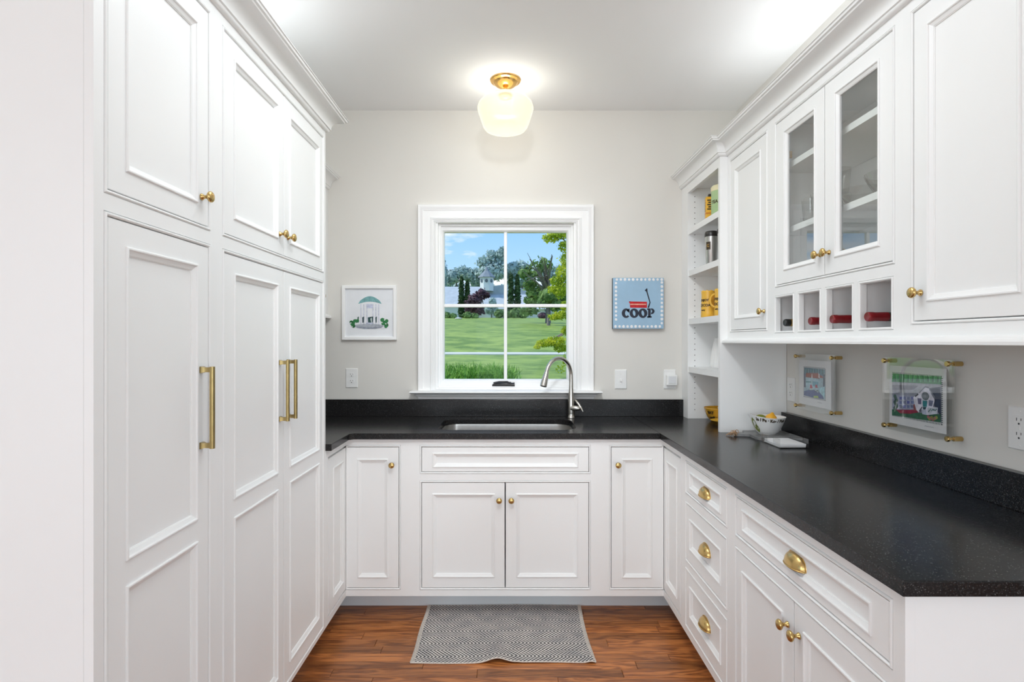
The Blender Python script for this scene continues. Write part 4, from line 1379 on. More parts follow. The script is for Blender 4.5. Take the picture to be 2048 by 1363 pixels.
# print 1: house with a red roof and blue hill. measured box (150..740, 180..1060) -> local
def q1(x, y): return (-.084+(x-150)/590*.168, .066-(y-(180+(x-150)*.105))/ (790+(x-150)*.055)*.134)
A1 = Art()
A1.shape([q1(155, 190), q1(735, 260), q1(735, 1040), q1(155, 940)], (.36, .52, .60))
A1.shape([q1(155, 190), q1(735, 260), q1(735, 440), q1(155, 400)], (.07, .20, .28))
for k in range(16):
    x = 170+k*36
    A1.line(q1(x, 215+(k*37) % 50), q1(x+((k*53) % 40)-20, 380), .004, ((.03, .10, .10), (.15, .36, .45), (.05, .16, .10), (.30, .46, .52))[k % 4])
A1.shape([q1(215, 340), q1(560, 350), q1(600, 500), q1(205, 450)], (.30, .07, .04))
A1.shape([q1(590, 400), q1(680, 430), q1(690, 490), q1(600, 470)], (.28, .06, .05))
for x in (385, 582, 720): A1.shape([q1(x-18, 470), q1(x-4, 365), q1(x+8, 365), q1(x+20, 480)], (.74, .70, .70))
A1.shape([q1(200, 455), q1(590, 520), q1(600, 800), q1(200, 740)], (.40, .58, .66))
A1.shape([q1(210, 560), q1(370, 570), q1(365, 600), q1(215, 595)], (.06, .22, .26))
A1.shape([q1(405, 565), q1(570, 580), q1(560, 700), q1(410, 690)], (.12, .34, .44))
A1.shape([q1(155, 350), q1(200, 350), q1(210, 730), q1(160, 720)], (.06, .08, .14))
A1.shape([q1(700, 400), q1(735, 380), q1(735, 780), q1(690, 760)], (.06, .09, .14))
A1.shape([q1(560, 760), q1(735, 700), q1(735, 1000), q1(640, 900)], (.34, .62, .70))
A1.shape([q1(155, 940), q1(160, 830), q1(300, 790), q1(470, 800), q1(600, 860), q1(690, 960), q1(710, 1035), q1(430, 1000)], (.05, .09, .26))
A1.shape([q1(330, 750), q1(345, 655), q1(380, 660), q1(415, 750)], (.48, .03, .07))
A1.shape([q1(480, 735), q1(490, 655), q1(530, 655), q1(555, 745)], (.42, .03, .08))
A1.shape([q1(320, 755), q1(420, 755), q1(400, 800), q1(320, 795)], (.55, .66, .62))
A1.line(q1(470, 790), q1(560, 860), .003, (.6, .75, .7)); A1.line(q1(480, 845), q1(560, 800), .003, (.03, .08, .10))
A1.shape([q1(440, 950), q1(560, 950), q1(580, 1010), q1(440, 1000)], (.34, .50, .09))
stitched(A1, -.085, .085, -.068, .067, (.02, .05, .09))
for k in range(7): A1.line((.040+.005*k, -.083+(k % 2)*.003), (.044+.005*k, -.080-(k % 2)*.003), .001, (.25, .25, .3))
acrylic('clear acrylic panel on brass pins holding a small print of a red-roofed house', 2.4265, A1, 0)
# print 2: white gabled house, measured box (140..1130, 95..1115)
def q2(x, y): return (-.109+(x-140)/990*.218, .072-(y-(95+(x-140)*.075))/(840+(x-140)*.125)*.147)
A2 = Art()
A2.shape([q2(140, 100), q2(1125, 180), q2(1125, 1100), q2(140, 935)], (.30, .33, .42))
A2.shape([q2(140, 100), q2(1125, 180), q2(1125, 320), q2(140, 270)], (.03, .26, .09))
for k in range(30):
    x = 150+k*33
    A2.line(q2(x, 120+(k*31) % 30), q2(x+((k*47) % 50)-25, 275), .0045, ((.05, .36, .12), (.02, .18, .08), (.12, .42, .20))[k % 3])
A2.shape([q2(140, 280), q2(1125, 330), q2(1125, 520), q2(140, 480)], (.36, .38, .44))
A2.shape([q2(140, 330), q2(700, 350), q2(600, 430), q2(140, 430)], (.20, .21, .26))
A2.shape([q2(905, 400), q2(1115, 370), q2(1125, 980), q2(1010, 760), q2(1010, 560)], (.03, .045, .09))
A2.shape([q2(140, 520), q2(640, 560), q2(640, 830), q2(140, 830)], (.34, .37, .50))
for r_ in range(3):
    for k in range(4):
        x = 300+k*82; y = 570+r_*85
        A2.shape([q2(x, y), q2(x+58, y+4), q2(x+56, y+62), q2(x+2, y+58)], ((.09, .11, .34), (.16, .20, .40), (.13, .16, .28))[(k+r_) % 3])
for k in range(7):
    A2.ell(*q2(205+(k*17) % 50, 560+k*40), .008, .007, (.04, .12, .09), 8)
A2.line(q2(212, 560), q2(212, 840), .003, (.03, .06, .08))
A2.shape([q2(140, 820), q2(400, 850), q2(700, 900), q2(1125, 930), q2(1125, 1095), q2(140, 935)], (.03, .13, .07))
A2.shape([q2(230, 830), q2(640, 840), q2(720, 890), q2(540, 920), q2(320, 905)], (.26, .015, .05))
A2.shape([q2(600, 730), q2(670, 730), q2(680, 860), q2(610, 850)], (.28, .09, .09))
A2.shape([q2(600, 590), q2(710, 500), q2(840, 385), q2(900, 400), q2(1020, 640), q2(990, 780), q2(1080, 790), q2(1070, 920), q2(880, 945), q2(800, 930), q2(760, 800), q2(715, 900), q2(660, 830)], (.70, .70, .80))
A2.shape([q2(715, 485), q2(840, 360), q2(915, 370), q2(905, 400), q2(840, 385), q2(735, 500)], (.13, .14, .18))
A2.line(q2(640, 570), q2(705, 520), .005, (.02, .03, .04)); A2.line(q2(725, 860), q2(785, 780), .003, (.05, .06, .09))
A2.ell(*q2(845, 560), .016, .0135, (.10, .13, .15), 14)
for k in range(4): A2.line(q2(800+k*28, 530), q2(800+k*28, 590), .0014, (.5, .52, .6))
A2.shape([q2(690, 600), q2(770, 608), q2(762, 730), q2(705, 722)], (.16, .15, .26)); A2.shape([q2(915, 640), q2(1000, 655), q2(970, 770), q2(908, 755)], (.16, .18, .28))
A2.shape([q2(795, 650), q2(885, 655), q2(875, 780), q2(800, 775)], (.03, .24, .27)); A2.shape([q2(800, 780), q2(870, 785), q2(850, 835), q2(805, 830)], (.02, .07, .10))
A2.shape([q2(780, 840), q2(870, 840), q2(870, 935), q2(790, 930)], (.42, .46, .58))
A2.shape([q2(890, 800), q2(1075, 790), q2(1070, 915), q2(890, 920)], (.55, .60, .68))
for k in range(9): A2.line(q2(905+k*18, 880-(k*29) % 60), q2(925+k*18, 860-(k*17) % 50), .003, (.04, .12, .12))
for k in range(8): A2.ell(*q2(910+k*22, 985+(k*37) % 50), .006, .0055, ((.35, .10, .14), (.22, .26, .06))[k % 2], 8)
stitched(A2, -.110, .110, -.0755, .0730, (.02, .07, .08))
for k in range(8): A2.line((.055+.005*k, -.090+(k % 2)*.004), (.059+.005*k, -.086-(k % 2)*.003), .001, (.15, .15, .2))
acrylic('clear acrylic panel on brass pins holding a print of a white gabled house', 1.8205, A2, 0)

# ================================================================== THINGS ON THE COUNTER
CT = .914
bd = tag(empty('serving_board', (1.23, 2.60, CT)), 'grey slate paddle board with twine on its handle, under the white bowl', 'board')
BO = (1.23, 2.60, CT)
outl = []
def arc(cx, cy, r, a0, a1, n=6):
    return [(cx+r*cos(radians(a0+(a1-a0)*k/n)), cy+r*sin(radians(a0+(a1-a0)*k/n))) for k in range(n+1)]
outl = arc(1.325, 2.525, .02, -90, 0)+arc(1.325, 2.695, .02, 0, 90)+arc(1.165, 2.695, .02, 90, 170)
outl += [(1.135, 2.655), (1.115, 2.650)]+arc(1.093, 2.636, .014, 90, 180)+arc(1.093, 2.628, .014, 180, 270)+[(1.118, 2.608), (1.138, 2.600)]+arc(1.158, 2.528, .022, 190, 270)
slab(outl, None, CT+.0004, CT+.0125).build('board', M_slate, bd, origin=BO, smooth=0, bevel=.002)
m = MB(); rt = random.Random(5)
def loop(cx, cy, cz, rx, ry, rz, ph, n=14):
    return [(cx+rx*cos(2*pi*k/n+ph), cy+ry*sin(2*pi*k/n+ph), max(CT+.003, cz+rz*sin(2*pi*k/n*2+ph))) for k in range(n)]
kx, ky, kz = 1.078, 2.628, CT+.018
m.tube(loop(kx+.008, ky+.008, kz, .014, .010, .010, 0), .0016, 6)
m.tube(loop(kx-.012, ky-.012, kz-.006, .018, .008, .007, 1), .0016, 6)
m.tube(loop(kx-.004, ky+.003, kz-.003, .010, .014, .010, 2), .0016, 6)
for k in range(14):
    a = rt.uniform(2.6, 4.6); l = rt.uniform(.02, .042)
    p0 = Vector((kx+rt.uniform(-.008, .008), ky+rt.uniform(-.008, .008), kz-.004))
    p2 = p0+Vector((l*cos(a), l*sin(a)*.7, -.010)); p1 = (p0+p2)/2+Vector((0, 0, .006))
    p2.z = CT+.003
    m.tube([p0, p1, p2], [.0016, .0015, .0011], 5)
m.ellipsoid((kx, ky, kz-.002), (.009, .009, .007), 10, 6)
m.tube([(kx, ky, kz), (kx+.012, ky+.002, CT+.0150), (kx+.022, ky+.002, CT+.0145)], .0018, 6)
m.build('twine_bow', M_twine, bd, origin=BO, smooth=60, label='frayed jute twine bow')

# white bowl with a slanted rim, lettering and a painted leaf
BX, BY, BZ = 1.222, 2.605, CT+.0130
bw = tag(empty('bowl', (BX, BY, BZ)), 'white bowl with black lettering and an olive leaf, holding a lemon and a lime', 'bowl')
m = MB()
def bowl_r(t):   # radius from foot (0) to rim (1)
    return .038+.044*(t**.62)
ns, nk = 40, 12
vs, fs = [], []
def bowl_pt(a, t, off=0.0):
    rim = .080+.010*max(0, cos(a-pi))**2
    r = bowl_r(t)+off
    return (BX+r*cos(a), BY+r*sin(a), BZ+.004+rim*t)
prof_t = [k/nk for k in range(nk+1)]
for i in range(ns):
    a = 2*pi*i/ns
    for t in prof_t: vs.append(bowl_pt(a, t))
    for t in reversed(prof_t): vs.append(bowl_pt(a, t, -.0035) if t > 0.01 else (BX+.02*cos(a), BY+.02*sin(a), BZ+.009))
P = 2*(nk+1)
for i in range(ns):
    j = (i+1) % ns
    for k in range(P-1): fs.append((i*P+k, j*P+k, j*P+k+1, i*P+k+1))
fs.append(tuple(i*P+P-1 for i in range(ns)))
m.add(vs, fs)
m.lathe([(.0001, BZ), (.036, BZ), (.0375, BZ+.002), (.0385, BZ+.005)], c=(BX, BY, 0), seg=40)
m.build('body', M_white_cer, bw, origin=(BX, BY, BZ), smooth=60)
def wrap_bowl(txt, size, a0, t0, off):
    vs, fs = text_mesh(txt, size, offset=.0012)
    pts = [bowl_pt(a0+p[0]/.080, min(.985, t0+p[1]/.08), .0006) for p in vs]
    return MB().add(pts, fs)
wrap_bowl('lo / Pe · Ko- / Pots', .019, radians(-100), .83, 0).build('lettering', M_ink, bw, origin=(BX, BY, BZ), smooth=0, recalc=False)
m = MB()
for (a_, t_, ln, wd) in ((radians(193), .50, .36, .10), (radians(203), .30, .22, .08)):
    n = 12; pts = []
    for k in range(n):
        an = 2*pi*k/n
        pts.append(bowl_pt(a_+wd*2.2*cos(an)*abs(cos(an))**.5+.25*ln*sin(an)*-.5, t_+ln*sin(an), .0008))
    m.poly(pts)
m.build('painted_leaf', M_leafpaint, bw, origin=(BX, BY, BZ), smooth=0, recalc=False)
lm = tag(MB().lathe([(.0001, -.036), (.006, -.032), (.016, -.026), (.026, -.012), (.029, 0), (.027, .010), (.019, .021), (.010, .028), (.006, .034), (.0001, .037)],
                    seg=28).build('lemon', M_lemon, smooth=60, loc=(1.238, 2.600, BZ+.068)), 'orange-yellow lemon with its tip up in the white bowl', 'lemon')
lm.rotation_euler = (0, radians(14), 0)
li = tag(MB().ellipsoid((0, 0, 0), (.029, .024, .022), 24, 14).build('lime', M_lime, smooth=60, loc=(1.194, 2.612, BZ+.070)), 'dull green lime in the white bowl beside the lemon', 'lime')

# acrylic napkin tray
TX0, TX1, TY0, TY1 = 1.136, 1.262, 2.312, 2.474
tr = tag(empty('napkin_tray', ((TX0+TX1)/2, (TY0+TY1)/2, CT)), 'clear acrylic napkin tray with cut-out sides on the black counter', 'tray')
TO = ((TX0+TX1)/2, (TY0+TY1)/2, CT)
MB().box(TX0, TX1, TY0, TY1, CT+.0003, CT+.0045).build('base', M_acrylic, tr, origin=TO, smooth=0)
m = MB(); th = .0028; H = CT+.040
m.box(TX0, TX0+th, TY0, TY0+.055, CT+.0045, H); m.box(TX0, TX0+th, TY1-.055, TY1, CT+.0045, H); m.box(TX0, TX0+th, TY0+.055, TY1-.055, CT+.0045, CT+.012)
m.box(TX1-th, TX1, TY0, TY1, CT+.0045, H)
m.box(TX0+th, TX1-th, TY1-th, TY1, CT+.0045, H); m.box(TX0+th, TX1-th, TY0, TY0+th, CT+.0045, CT+.010)
m.box(TX0+th, TX0+.004, TY0, TY0+th, CT+.01, H)
m.build('wall_panels', M_acrylic, tr, origin=TO, smooth=0)
for k in range(6):
    a = rt.uniform(-.02, .02)
    o = tag(MB().box(-.054, .054, -.073, .073, 0, .0021).build('paper_napkin', M_paper, smooth=0, loc=((TX0+TX1)/2+rt.uniform(-.001, .001), (TY0+TY1)/2+rt.uniform(-.001, .001), CT+.0048+.0023*k)),
            'topmost white paper napkin of the stack in the clear tray' if k == 5 else 'white paper napkin under the topmost one in the clear tray', 'napkin', 'napkins stacked in the clear tray')
    o.rotation_euler = (0, 0, a)

# ---------------- shelf contents
def glassware(name, prof, c, label, cat, group=None, sub=None):
    o_ = MB().lathe(prof, seg=36, cap=False).build(name, M_glassware, smooth=60, loc=c)
    return tag(o_, label, cat, group)
def canister(name, c, r, h, mb_mat, lid_mat, lid_h, label, cat, taper=1.0, lid_r=1.03):
    e_ = tag(empty(name, c), label, cat)
    MB().lathe([(.0001, 0), (r*.96, 0), (r, .003), (r*taper, h)], seg=36).build('body', mb_mat, e_, smooth=40)
    MB().lathe([(r*taper*.9, h), (r*taper*lid_r, h), (r*taper*lid_r, h+lid_h*.75), (r*taper*.92, h+lid_h), (.0001, h+lid_h+.001)], seg=36).build('lid', lid_mat, e_, smooth=40)
    return e_
def wrap_text(txt, size, r, z, a0, parent, m_, off=.0006, taper=0.0, name='lettering', offset=.0008):
    vs, fs = text_mesh(txt, size, offset=offset)
    pts = []
    for p in vs:
        a = a0+p[0]/r
        rr = r+off+taper*p[1]
        pts.append((rr*cos(a), rr*sin(a), z+p[1]))
    return MB().add(pts, fs).build(name, m_, parent, smooth=0, recalc=False)

# top shelf (2.0225)
e_ = tag(empty('spice_tin', (1.102, 3.00, 2.0230)), 'yellow rectangular tin with black lid on the top open shelf', 'tin')
e_.rotation_euler = (0, 0, radians(-12))
MB().box(-.030, .030, -.020, .020, 0, .128).build('body', mat('yellow_tin', (.78, .42, .03), .35, noise=(40, .12)), e_, smooth=0, bevel=.004)
MB().box(-.0302, .0302, -.0202, .0202, .03, .045).build('label_band', mat('tin_orange_band', (.62, .20, .02), .4), e_, smooth=0, bevel=.004)
MB().box(-.016, .016, -.012, .012, .128, .144).build('lid', M_lidblack, e_, smooth=0, bevel=.003)
m = MB()
for k in range(6): m.box(-.0306, -.0300, -.012+(k % 2)*.004, .010-(k % 3)*.004, .050+k*.011, .057+k*.011)
for k in range(5): m.box(-.022+(k % 2)*.005, .020-(k % 3)*.006, -.0207, -.0200, .056+k*.012, .063+k*.012)
m.build('lettering', M_ink, e_, smooth=0)
e_ = canister('canister', (1.133, 2.925, 2.0230), .055, .138, M_green_tin, M_cream, .030, 'pale green canister with cream lid on the top open shelf', 'canister')
wrap_text('TEA', .024, .055, .078, radians(205), e_, M_ink)
# second shelf (1.778)
def travel_mug(c, label):
    e2 = tag(empty('travel_mug', c), label, 'mug')
    MB().lathe([(.0001, 0), (.026, 0), (.0275, .003), (.0325, .150), (.0335, .153)], seg=36).build('body', M_steel, e2, smooth=40)
    MB().lathe([(.0345, .149), (.0350, .156), (.0345, .168), (.030, .178), (.0001, .180)], seg=36).build('lid', M_lidblack, e2, smooth=40)
    m2 = MB(); r = .0315
    n = 8
    vs = []
    for (z, rr) in ((.078, .0303), (.120, .0319)):
        for k in range(n+1):
            a = radians(195+6*k)
            vs.append((rr*cos(a), rr*sin(a), z))
    m2.add(vs, [(k, k+1, k+n+2, k+n+1) for k in range(n)])
    bdg = m2.build('badge', M_ink, e2, smooth=0)
    wrap_text('C', .020, .0325, .099, radians(218), e2, M_gold, 0.0, name='badge_letter')
    return e2
travel_mug((1.0905, 2.965, 1.7785), 'steel travel mug with black lid on the second shelf, nearer the wall')
travel_mug((1.122, 2.870, 1.7785), 'steel travel mug mostly hidden behind the shelf unit stile')
# third shelf (1.4965): yellow mugs
def yellow_mug(c, label, ang):
    e2 = tag(empty('mug', c), label, 'mug')
    vs, fs = [], []
    n = 40
    prof = [(.0001, .002), (.036, 0), (.039, .004), (.0385, .03), (.0365, .08), (.0355, .125), (.0365, .138), (.0375, .146), (.0355, .148), (.033, .138), (.033, .02), (.0001, .012)]
    for i in range(n):
        a = 2*pi*i/n
        for (r, z) in prof:
            zz = z+(.0022*cos(a*9) if z > .137 else 0)
            vs.append((r*cos(a), r*sin(a), zz))
    P = len(prof)
    for i in range(n):
        j = (i+1) % n
        for k in range(P-1): fs.append((i*P+k, j*P+k, j*P+k+1, i*P+k+1))
    MB().add(vs, fs).build('body', M_yellow, e2, smooth=60)
    pts = []
    for k in range(11):
        t = pi*k/10
        pts.append(((.035+.027*sin(t))*cos(ang), (.035+.027*sin(t))*sin(ang), .122-.034*(1-cos(t))))
    MB().tube(pts, .0062, 10).build('handle', M_yellow, e2, smooth=60)
    wrap_text('ENJOY', .0175, .037, .094, radians(214), e2, M_ink, taper=-.03)
    wrap_text('COCOA', .0190, .038, .066, radians(214), e2, M_ink, taper=-.03)
    wrap_text('today', .0110, .0387, .040, radians(206), e2, M_ink, taper=-.03)
    return e2
yellow_mug((1.103, 3.045, 1.4970), 'yellow scalloped mug with black lettering on the third shelf, fully seen', radians(-50))
yellow_mug((1.136, 2.935, 1.4970), 'yellow scalloped mug half hidden by the shelf unit stile', radians(140))
# fourth shelf (1.2165): ribbed white vase
m = MB(); n = 96
prof = [(.0001, 0), (.050, 0), (.0535, .006), (.0545, .03), (.050, .075), (.043, .12), (.036, .155), (.034, .167), (.031, .167), (.031, .150), (.0001, .12)]
vs, fs = [], []
for i in range(n):
    a = 2*pi*i/n
    for k, (r, z) in enumerate(prof):
        rr = r*(1+(.022*cos(a*24) if 1 < k < 8 else 0))
        vs.append((rr*cos(a), rr*sin(a), z))
P = len(prof)
for i in range(n):
    j = (i+1) % n
    for k in range(P-1): fs.append((i*P+k, j*P+k, j*P+k+1, i*P+k+1))
tag(m.add(vs, fs).build('vase', M_white_cer, smooth=30, loc=(1.190, 3.09, 1.2170)), 'ribbed white vase on the lowest open shelf', 'vase')
# counter level: ochre bowl and saucer
e_ = tag(empty('bowl', (1.192, 3.12, CT)), 'ochre yellow bowl with dark lettering on the counter under the open shelves', 'bowl')
MB().lathe([(.0001, .003), (.042, 0), (.045, .004), (.060, .018), (.073, .042), (.080, .068), (.083, .074), (.081, .077), (.077, .072), (.066, .035), (.04, .012), (.0001, .010)],
           seg=48).build('body', M_ochre, e_, smooth=60)
wrap_text('EAT', .021, .078, .052, radians(214), e_, M_ink, taper=.35, offset=.0015)
wrap_text('well', .019, .066, .024, radians(216), e_, M_ink, taper=.55, offset=.0015)
MB().tube([(.02, -.03, .012), (-.005, -.04, .05), (-.020, -.045, .083)], [.008, .004, .006], 10).build('spoon', M_white_cer, e_, smooth=60)
e_ = tag(empty('saucer', (1.168, 2.985, CT)), 'yellow footed saucer in front of the ochre bowl under the open shelves', 'saucer')
MB().lathe([(.0001, .001), (.022, 0), (.022, .003), (.014, .008), (.016, .012), (.050, .015), (.070, .022), (.072, .0245), (.069, .025), (.05, .019), (.0001, .017)],
           seg=48).build('body', M_yellow, e_, smooth=60)

# ---------------- glassware behind the glass doors
GS = 1.8225
glassware('glass_bowl', [(.0001, 0), (.03, 0), (.032, .004), (.060, .020), (.082, .060), (.088, .076), (.085, .077), (.078, .058), (.055, .022), (.0001, .008)],
          (1.222, 1.735, GS), 'wide clear glass bowl behind the right glass door', 'bowl')
glassware('glass_bowl', [(.0001, 0), (.028, 0), (.05, .016), (.066, .042), (.070, .055), (.067, .056), (.048, .020), (.0001, .006)],
          (1.190, 1.86, GS), 'smaller clear glass bowl behind the middle stile of the glass doors', 'bowl')
glassware('glass_carafe', [(.0001, 0), (.036, 0), (.042, .01), (.042, .05), (.026, .09), (.015, .12), (.014, .17), (.019, .192), (.017, .192), (.012, .17), (.013, .12), (.038, .05), (.0001, .008)],
          (1.29, 1.88, GS), 'tall clear glass carafe behind the wide glass bowl', 'carafe')
for k, (x, y_, z, s_) in enumerate(((1.165, 2.055, 0, 1), (1.243, 2.06, 0, 1), (1.175, 2.14, 0, 1.0), (1.243, 2.06, .096, .98), (1.262, 2.16, 0, 1))):
    h_ = .094*s_
    glassware('tumbler', [(.0001, .0), (.025, 0), (.027, .004), (.034, h_), (.0325, h_), (.026, .008), (.0001, .007)], (x, y_, GS+z+.0005),
              ['clear tumbler behind the left glass door, front right of its group', 'clear tumbler behind the left glass door, lower of the stacked pair',
               'clear tumbler behind the left glass door, front left of its group', 'clear tumbler behind the left glass door, upper of the stacked pair',
               'clear tumbler behind the left glass door, back left of its group'][k], 'glass', 'tumblers behind the left glass door')
# ---------------- wine bottles in the cubbies: axis along +X, neck towards the room
def bottle(Y, Xn, cap, label, band=False):
    e2 = tag(empty('wine_bottle', (Xn, Y, 1.4025+.0375)), label, 'bottle', 'bottles in the cubbies')
    m2 = MB(); m2.lathe([(.0138, .045), (.0140, .075), (.018, .095), (.032, .125), (.037, .145), (.037, .262), (.033, .268), (.0001, .262)], seg=32, axis='x')
    m2.build('body', M_bottle, e2, smooth=60)
    MB().lathe([(.0001, .0015), (.0125, .0005), (.0138, .002), (.0145, .006), (.0145, .018), (.0138, .021), (.0142, .062)], seg=32, axis='x').build('capsule', cap, e2, smooth=50)
    if band:
        MB().lathe([(.0143, .022), (.0146, .022), (.0146, .032), (.0143, .032)], seg=32, axis='x').build('gold_band', M_gold, e2, smooth=50)
bottle(2.190, 1.0965, M_blackcap, 'wine bottle with black and gold capsule in the farthest cubby', True)
bottle(2.012, 1.1000, M_redcap, 'wine bottle with red capsule in the second cubby, set furthest back')
bottle(1.840, 1.0790, M_redcap, 'wine bottle with plain red capsule in the third cubby')
bottle(1.6585, 1.0780, M_redcap, 'wine bottle with red capsule in the nearest cubby')
# pale slats that carry the bottle bodies

# ================================================================== RUG
rg = tag(empty('rug', (-.0225, 2.586, 0)), 'small grey herringbone woven rug on the oak floor before the sink cabinet', 'rug')
nx, ny = 90, 56
RX0, RX1, RY0, RY1 = -.396, .391, -.252, .252
def rug_z(x, y):
    t = (y-RY0)/(RY1-RY0)
    fr = max(0, 1-t*3.2)
    z = .0062
    z += .016*fr*math.exp(-((x+.028)/.050)**2)
    z += .007*fr*math.exp(-((x-.372)/.020)**2)
    z += .0022*sin(x*9+1)*(.3+.7*abs(sin(y*6+2)))
    z += .0015*math.exp(-((x-.06)/.012)**2)
    return max(z, .0042)
vs, fs = [], []
for j in range(ny+1):
    for i in range(nx+1):
        x = RX0+(RX1-RX0)*i/nx; y = RY0+(RY1-RY0)*j/ny
        yy = y+.004*sin(x*8)*(1-j/ny)+ .006*math.exp(-((x+.028)/.05)**2)*max(0, 1-j/ny*3)
        xx = x+(-.008*sin(j/ny*3.1) if i > nx/2 else .002*sin(j/ny*9))
        vs.append((xx, yy, rug_z(x, y)))
n1 = len(vs)
vs += [(p[0], p[1], max(.0005, p[2]-.0045)) for p in vs]
for j in range(ny):
    for i in range(nx):
        a = j*(nx+1)+i
        fs.append((a, a+1, a+nx+2, a+nx+1)); fs.append((a+n1, a+n1+nx+1, a+n1+nx+2, a+n1+1))
for i in range(nx):
    fs.append((i, i+n1, i+1+n1, i+1)); a = ny*(nx+1)+i; fs.append((a, a+1, a+1+n1, a+n1))
for j in range(ny):
    a = j*(nx+1); fs.append((a, a+nx+1, a+nx+1+n1, a+n1)); a += nx; fs.append((a, a+n1, a+n1+nx+1, a+nx+1))
rw = MB().add(vs, fs).build('weave', M_rug, rg, smooth=50)
for j_, lab in ((0, 'front'), (ny, 'back')):
    pts = [(vs[j_*(nx+1)+i][0], vs[j_*(nx+1)+i][1], vs[j_*(nx+1)+i][2]-.0022) for i in range(nx+1)]
    MB().tube(pts, .0030, 8).build('hem', M_hem, rg, smooth=60)
# selvedge stitches along both sides
m = MB()
for side in (0, nx):
    sg = -1 if side == 0 else 1
    for j in range(ny*2):
        p = Vector(vs[(j//2)*(nx+1)+side]); p.y += (j % 2)*(RY1-RY0)/ny/2
        m.tube([(p.x-sg*.015, p.y, p.z+.0004), (p.x-sg*.007, p.y+.001, p.z+.0014), (p.x+sg*.0025, p.y, p.z-.0008)], .0011, 5)
o = m.build('selvedge', M_hem, rg, smooth=60); o['kind'] = 'stuff'

# ================================================================== OUTDOORS
def at(px, py, Y):
    """point on the sight line of a measured pixel at depth Y (metres)"""
    return Vector(((px-VX)*Y/F, Y, CH-(py-VY)*Y/F))
prof_g = [(3.49, -.25), (5.0, .30), (7.0, .70), (9.0, .76), (12.0, .86), (15.3, .985), (17.0, 1.02), (25, 1.72), (40, 2.75), (60, 3.93), (75, 4.45), (110, 5.0), (200, 6.0)]
def gz(Y):
    for (a, za), (b2, zb) in zip(prof_g, prof_g[1:]):
        if Y <= b2: return za+(zb-za)*(Y-a)/(b2-a)
    return prof_g[-1][1]
m = MB(); vs = []; nxg = 24
ys = []
for (a, za), (b2, zb) in zip(prof_g, prof_g[1:]):
    for k in range(4): ys.append(a+(b2-a)*k/4)
ys.append(200)
for Y in ys:
    for i in range(nxg+1):
        X = -60+120*i/nxg if Y > 12 else -24+48*i/nxg
        vs.append((X, Y, gz(Y)))
fs = [(j*(nxg+1)+i, j*(nxg+1)+i+1, (j+1)*(nxg+1)+i+1, (j+1)*(nxg+1)+i) for j in range(len(ys)-1) for i in range(nxg)]
struct(m.add(vs, fs).build('lawn', M_lawn, smooth=60))
# grass tufts on the nearer lawn so that it is not flat
def quads(name, mat_, centres, normals_up=0.0, size=(.05, .03), seed=1, parent=None, **kw):
    r = np.random.RandomState(seed)
    c = np.asarray(centres, float); n = len(c)
    d = r.normal(size=(n, 3)); d[:, 2] += normals_up; d /= np.linalg.norm(d, axis=1)[:, None]
    e1 = np.cross(d, r.normal(size=(n, 3))); e1 /= np.linalg.norm(e1, axis=1)[:, None]
    e2 = np.cross(d, e1)
    sc_ = r.uniform(.6, 1.3, size=(n, 1))
    L_, W2 = size
    v = np.stack([c-e1*L_*sc_, c-e2*W2*sc_+e1*L_*.15, c+e1*L_*sc_, c+e2*W2*sc_+e1*L_*.15], 1).reshape(-1, 3)
    me = bpy.data.meshes.new(name)
    me.vertices.add(4*n); me.vertices.foreach_set('co', v.ravel())
    me.loops.add(4*n); me.loops.foreach_set('vertex_index', np.arange(4*n))
    me.polygons.add(n); me.polygons.foreach_set('loop_start', np.arange(0, 4*n, 4)); me.polygons.foreach_set('loop_total', np.full(n, 4))
    me.materials.append(mat_); me.update(); me.validate()
    ob = bpy.data.objects.new(name, me); COL.objects.link(ob)
    if parent: ob.parent = parent
    return ob
def cloud(blobs, density, seed):
    """points in the outer shells of ellipsoids (c, r)"""
    r = np.random.RandomState(seed); out = []
    for c, rad, n in blobs:
        d = r.normal(size=(int(n*density), 3)); d /= np.linalg.norm(d, axis=1)[:, None]
        q = r.uniform(.35, 1.0, size=(len(d), 1))**.6
        out.append(np.asarray(c)+d*q*np.asarray(rad)*(1+.25*r.normal(size=(len(d), 1))*.5))
    return np.concatenate(out)
def tree(name, label, cat, X, Y, blobs, mat_, size, trunk_r, seed, group=None, density=1.0, trunk_top=None, branches=()):
    z0 = gz(Y)-.05
    e2 = tag(empty(name, (X, Y, z0)), label, cat, group)
    off = np.array([X, Y, z0])
    pts = cloud([(np.asarray(c)-off, r, n) for c, r, n in blobs], density, seed)
    quads('foliage', mat_, pts, .2, size, seed, e2)
    m2 = MB()
    if trunk_r:
        tt = trunk_top or max(c[2] for c, r, n in blobs)
        m2.tube([(0, 0, 0), (.05*trunk_r, 0, (tt-z0)*.4), (0, .1*trunk_r, tt-z0)], [trunk_r, trunk_r*.75, trunk_r*.3], 8)
    for br in branches:
        m2.tube([Vector(p)-Vector(off) for p in br[0]], br[1], 6)
    if m2.v: m2.build('trunk', M_bark, e2, smooth=60)
    return e2
def blob(px, py, rx, ry, Y, n, dz=1.0):
    c = at(px, py, Y); k = Y/F
    return (tuple(c), (rx*k, dz*(rx+ry)/2*k, ry*k), n)
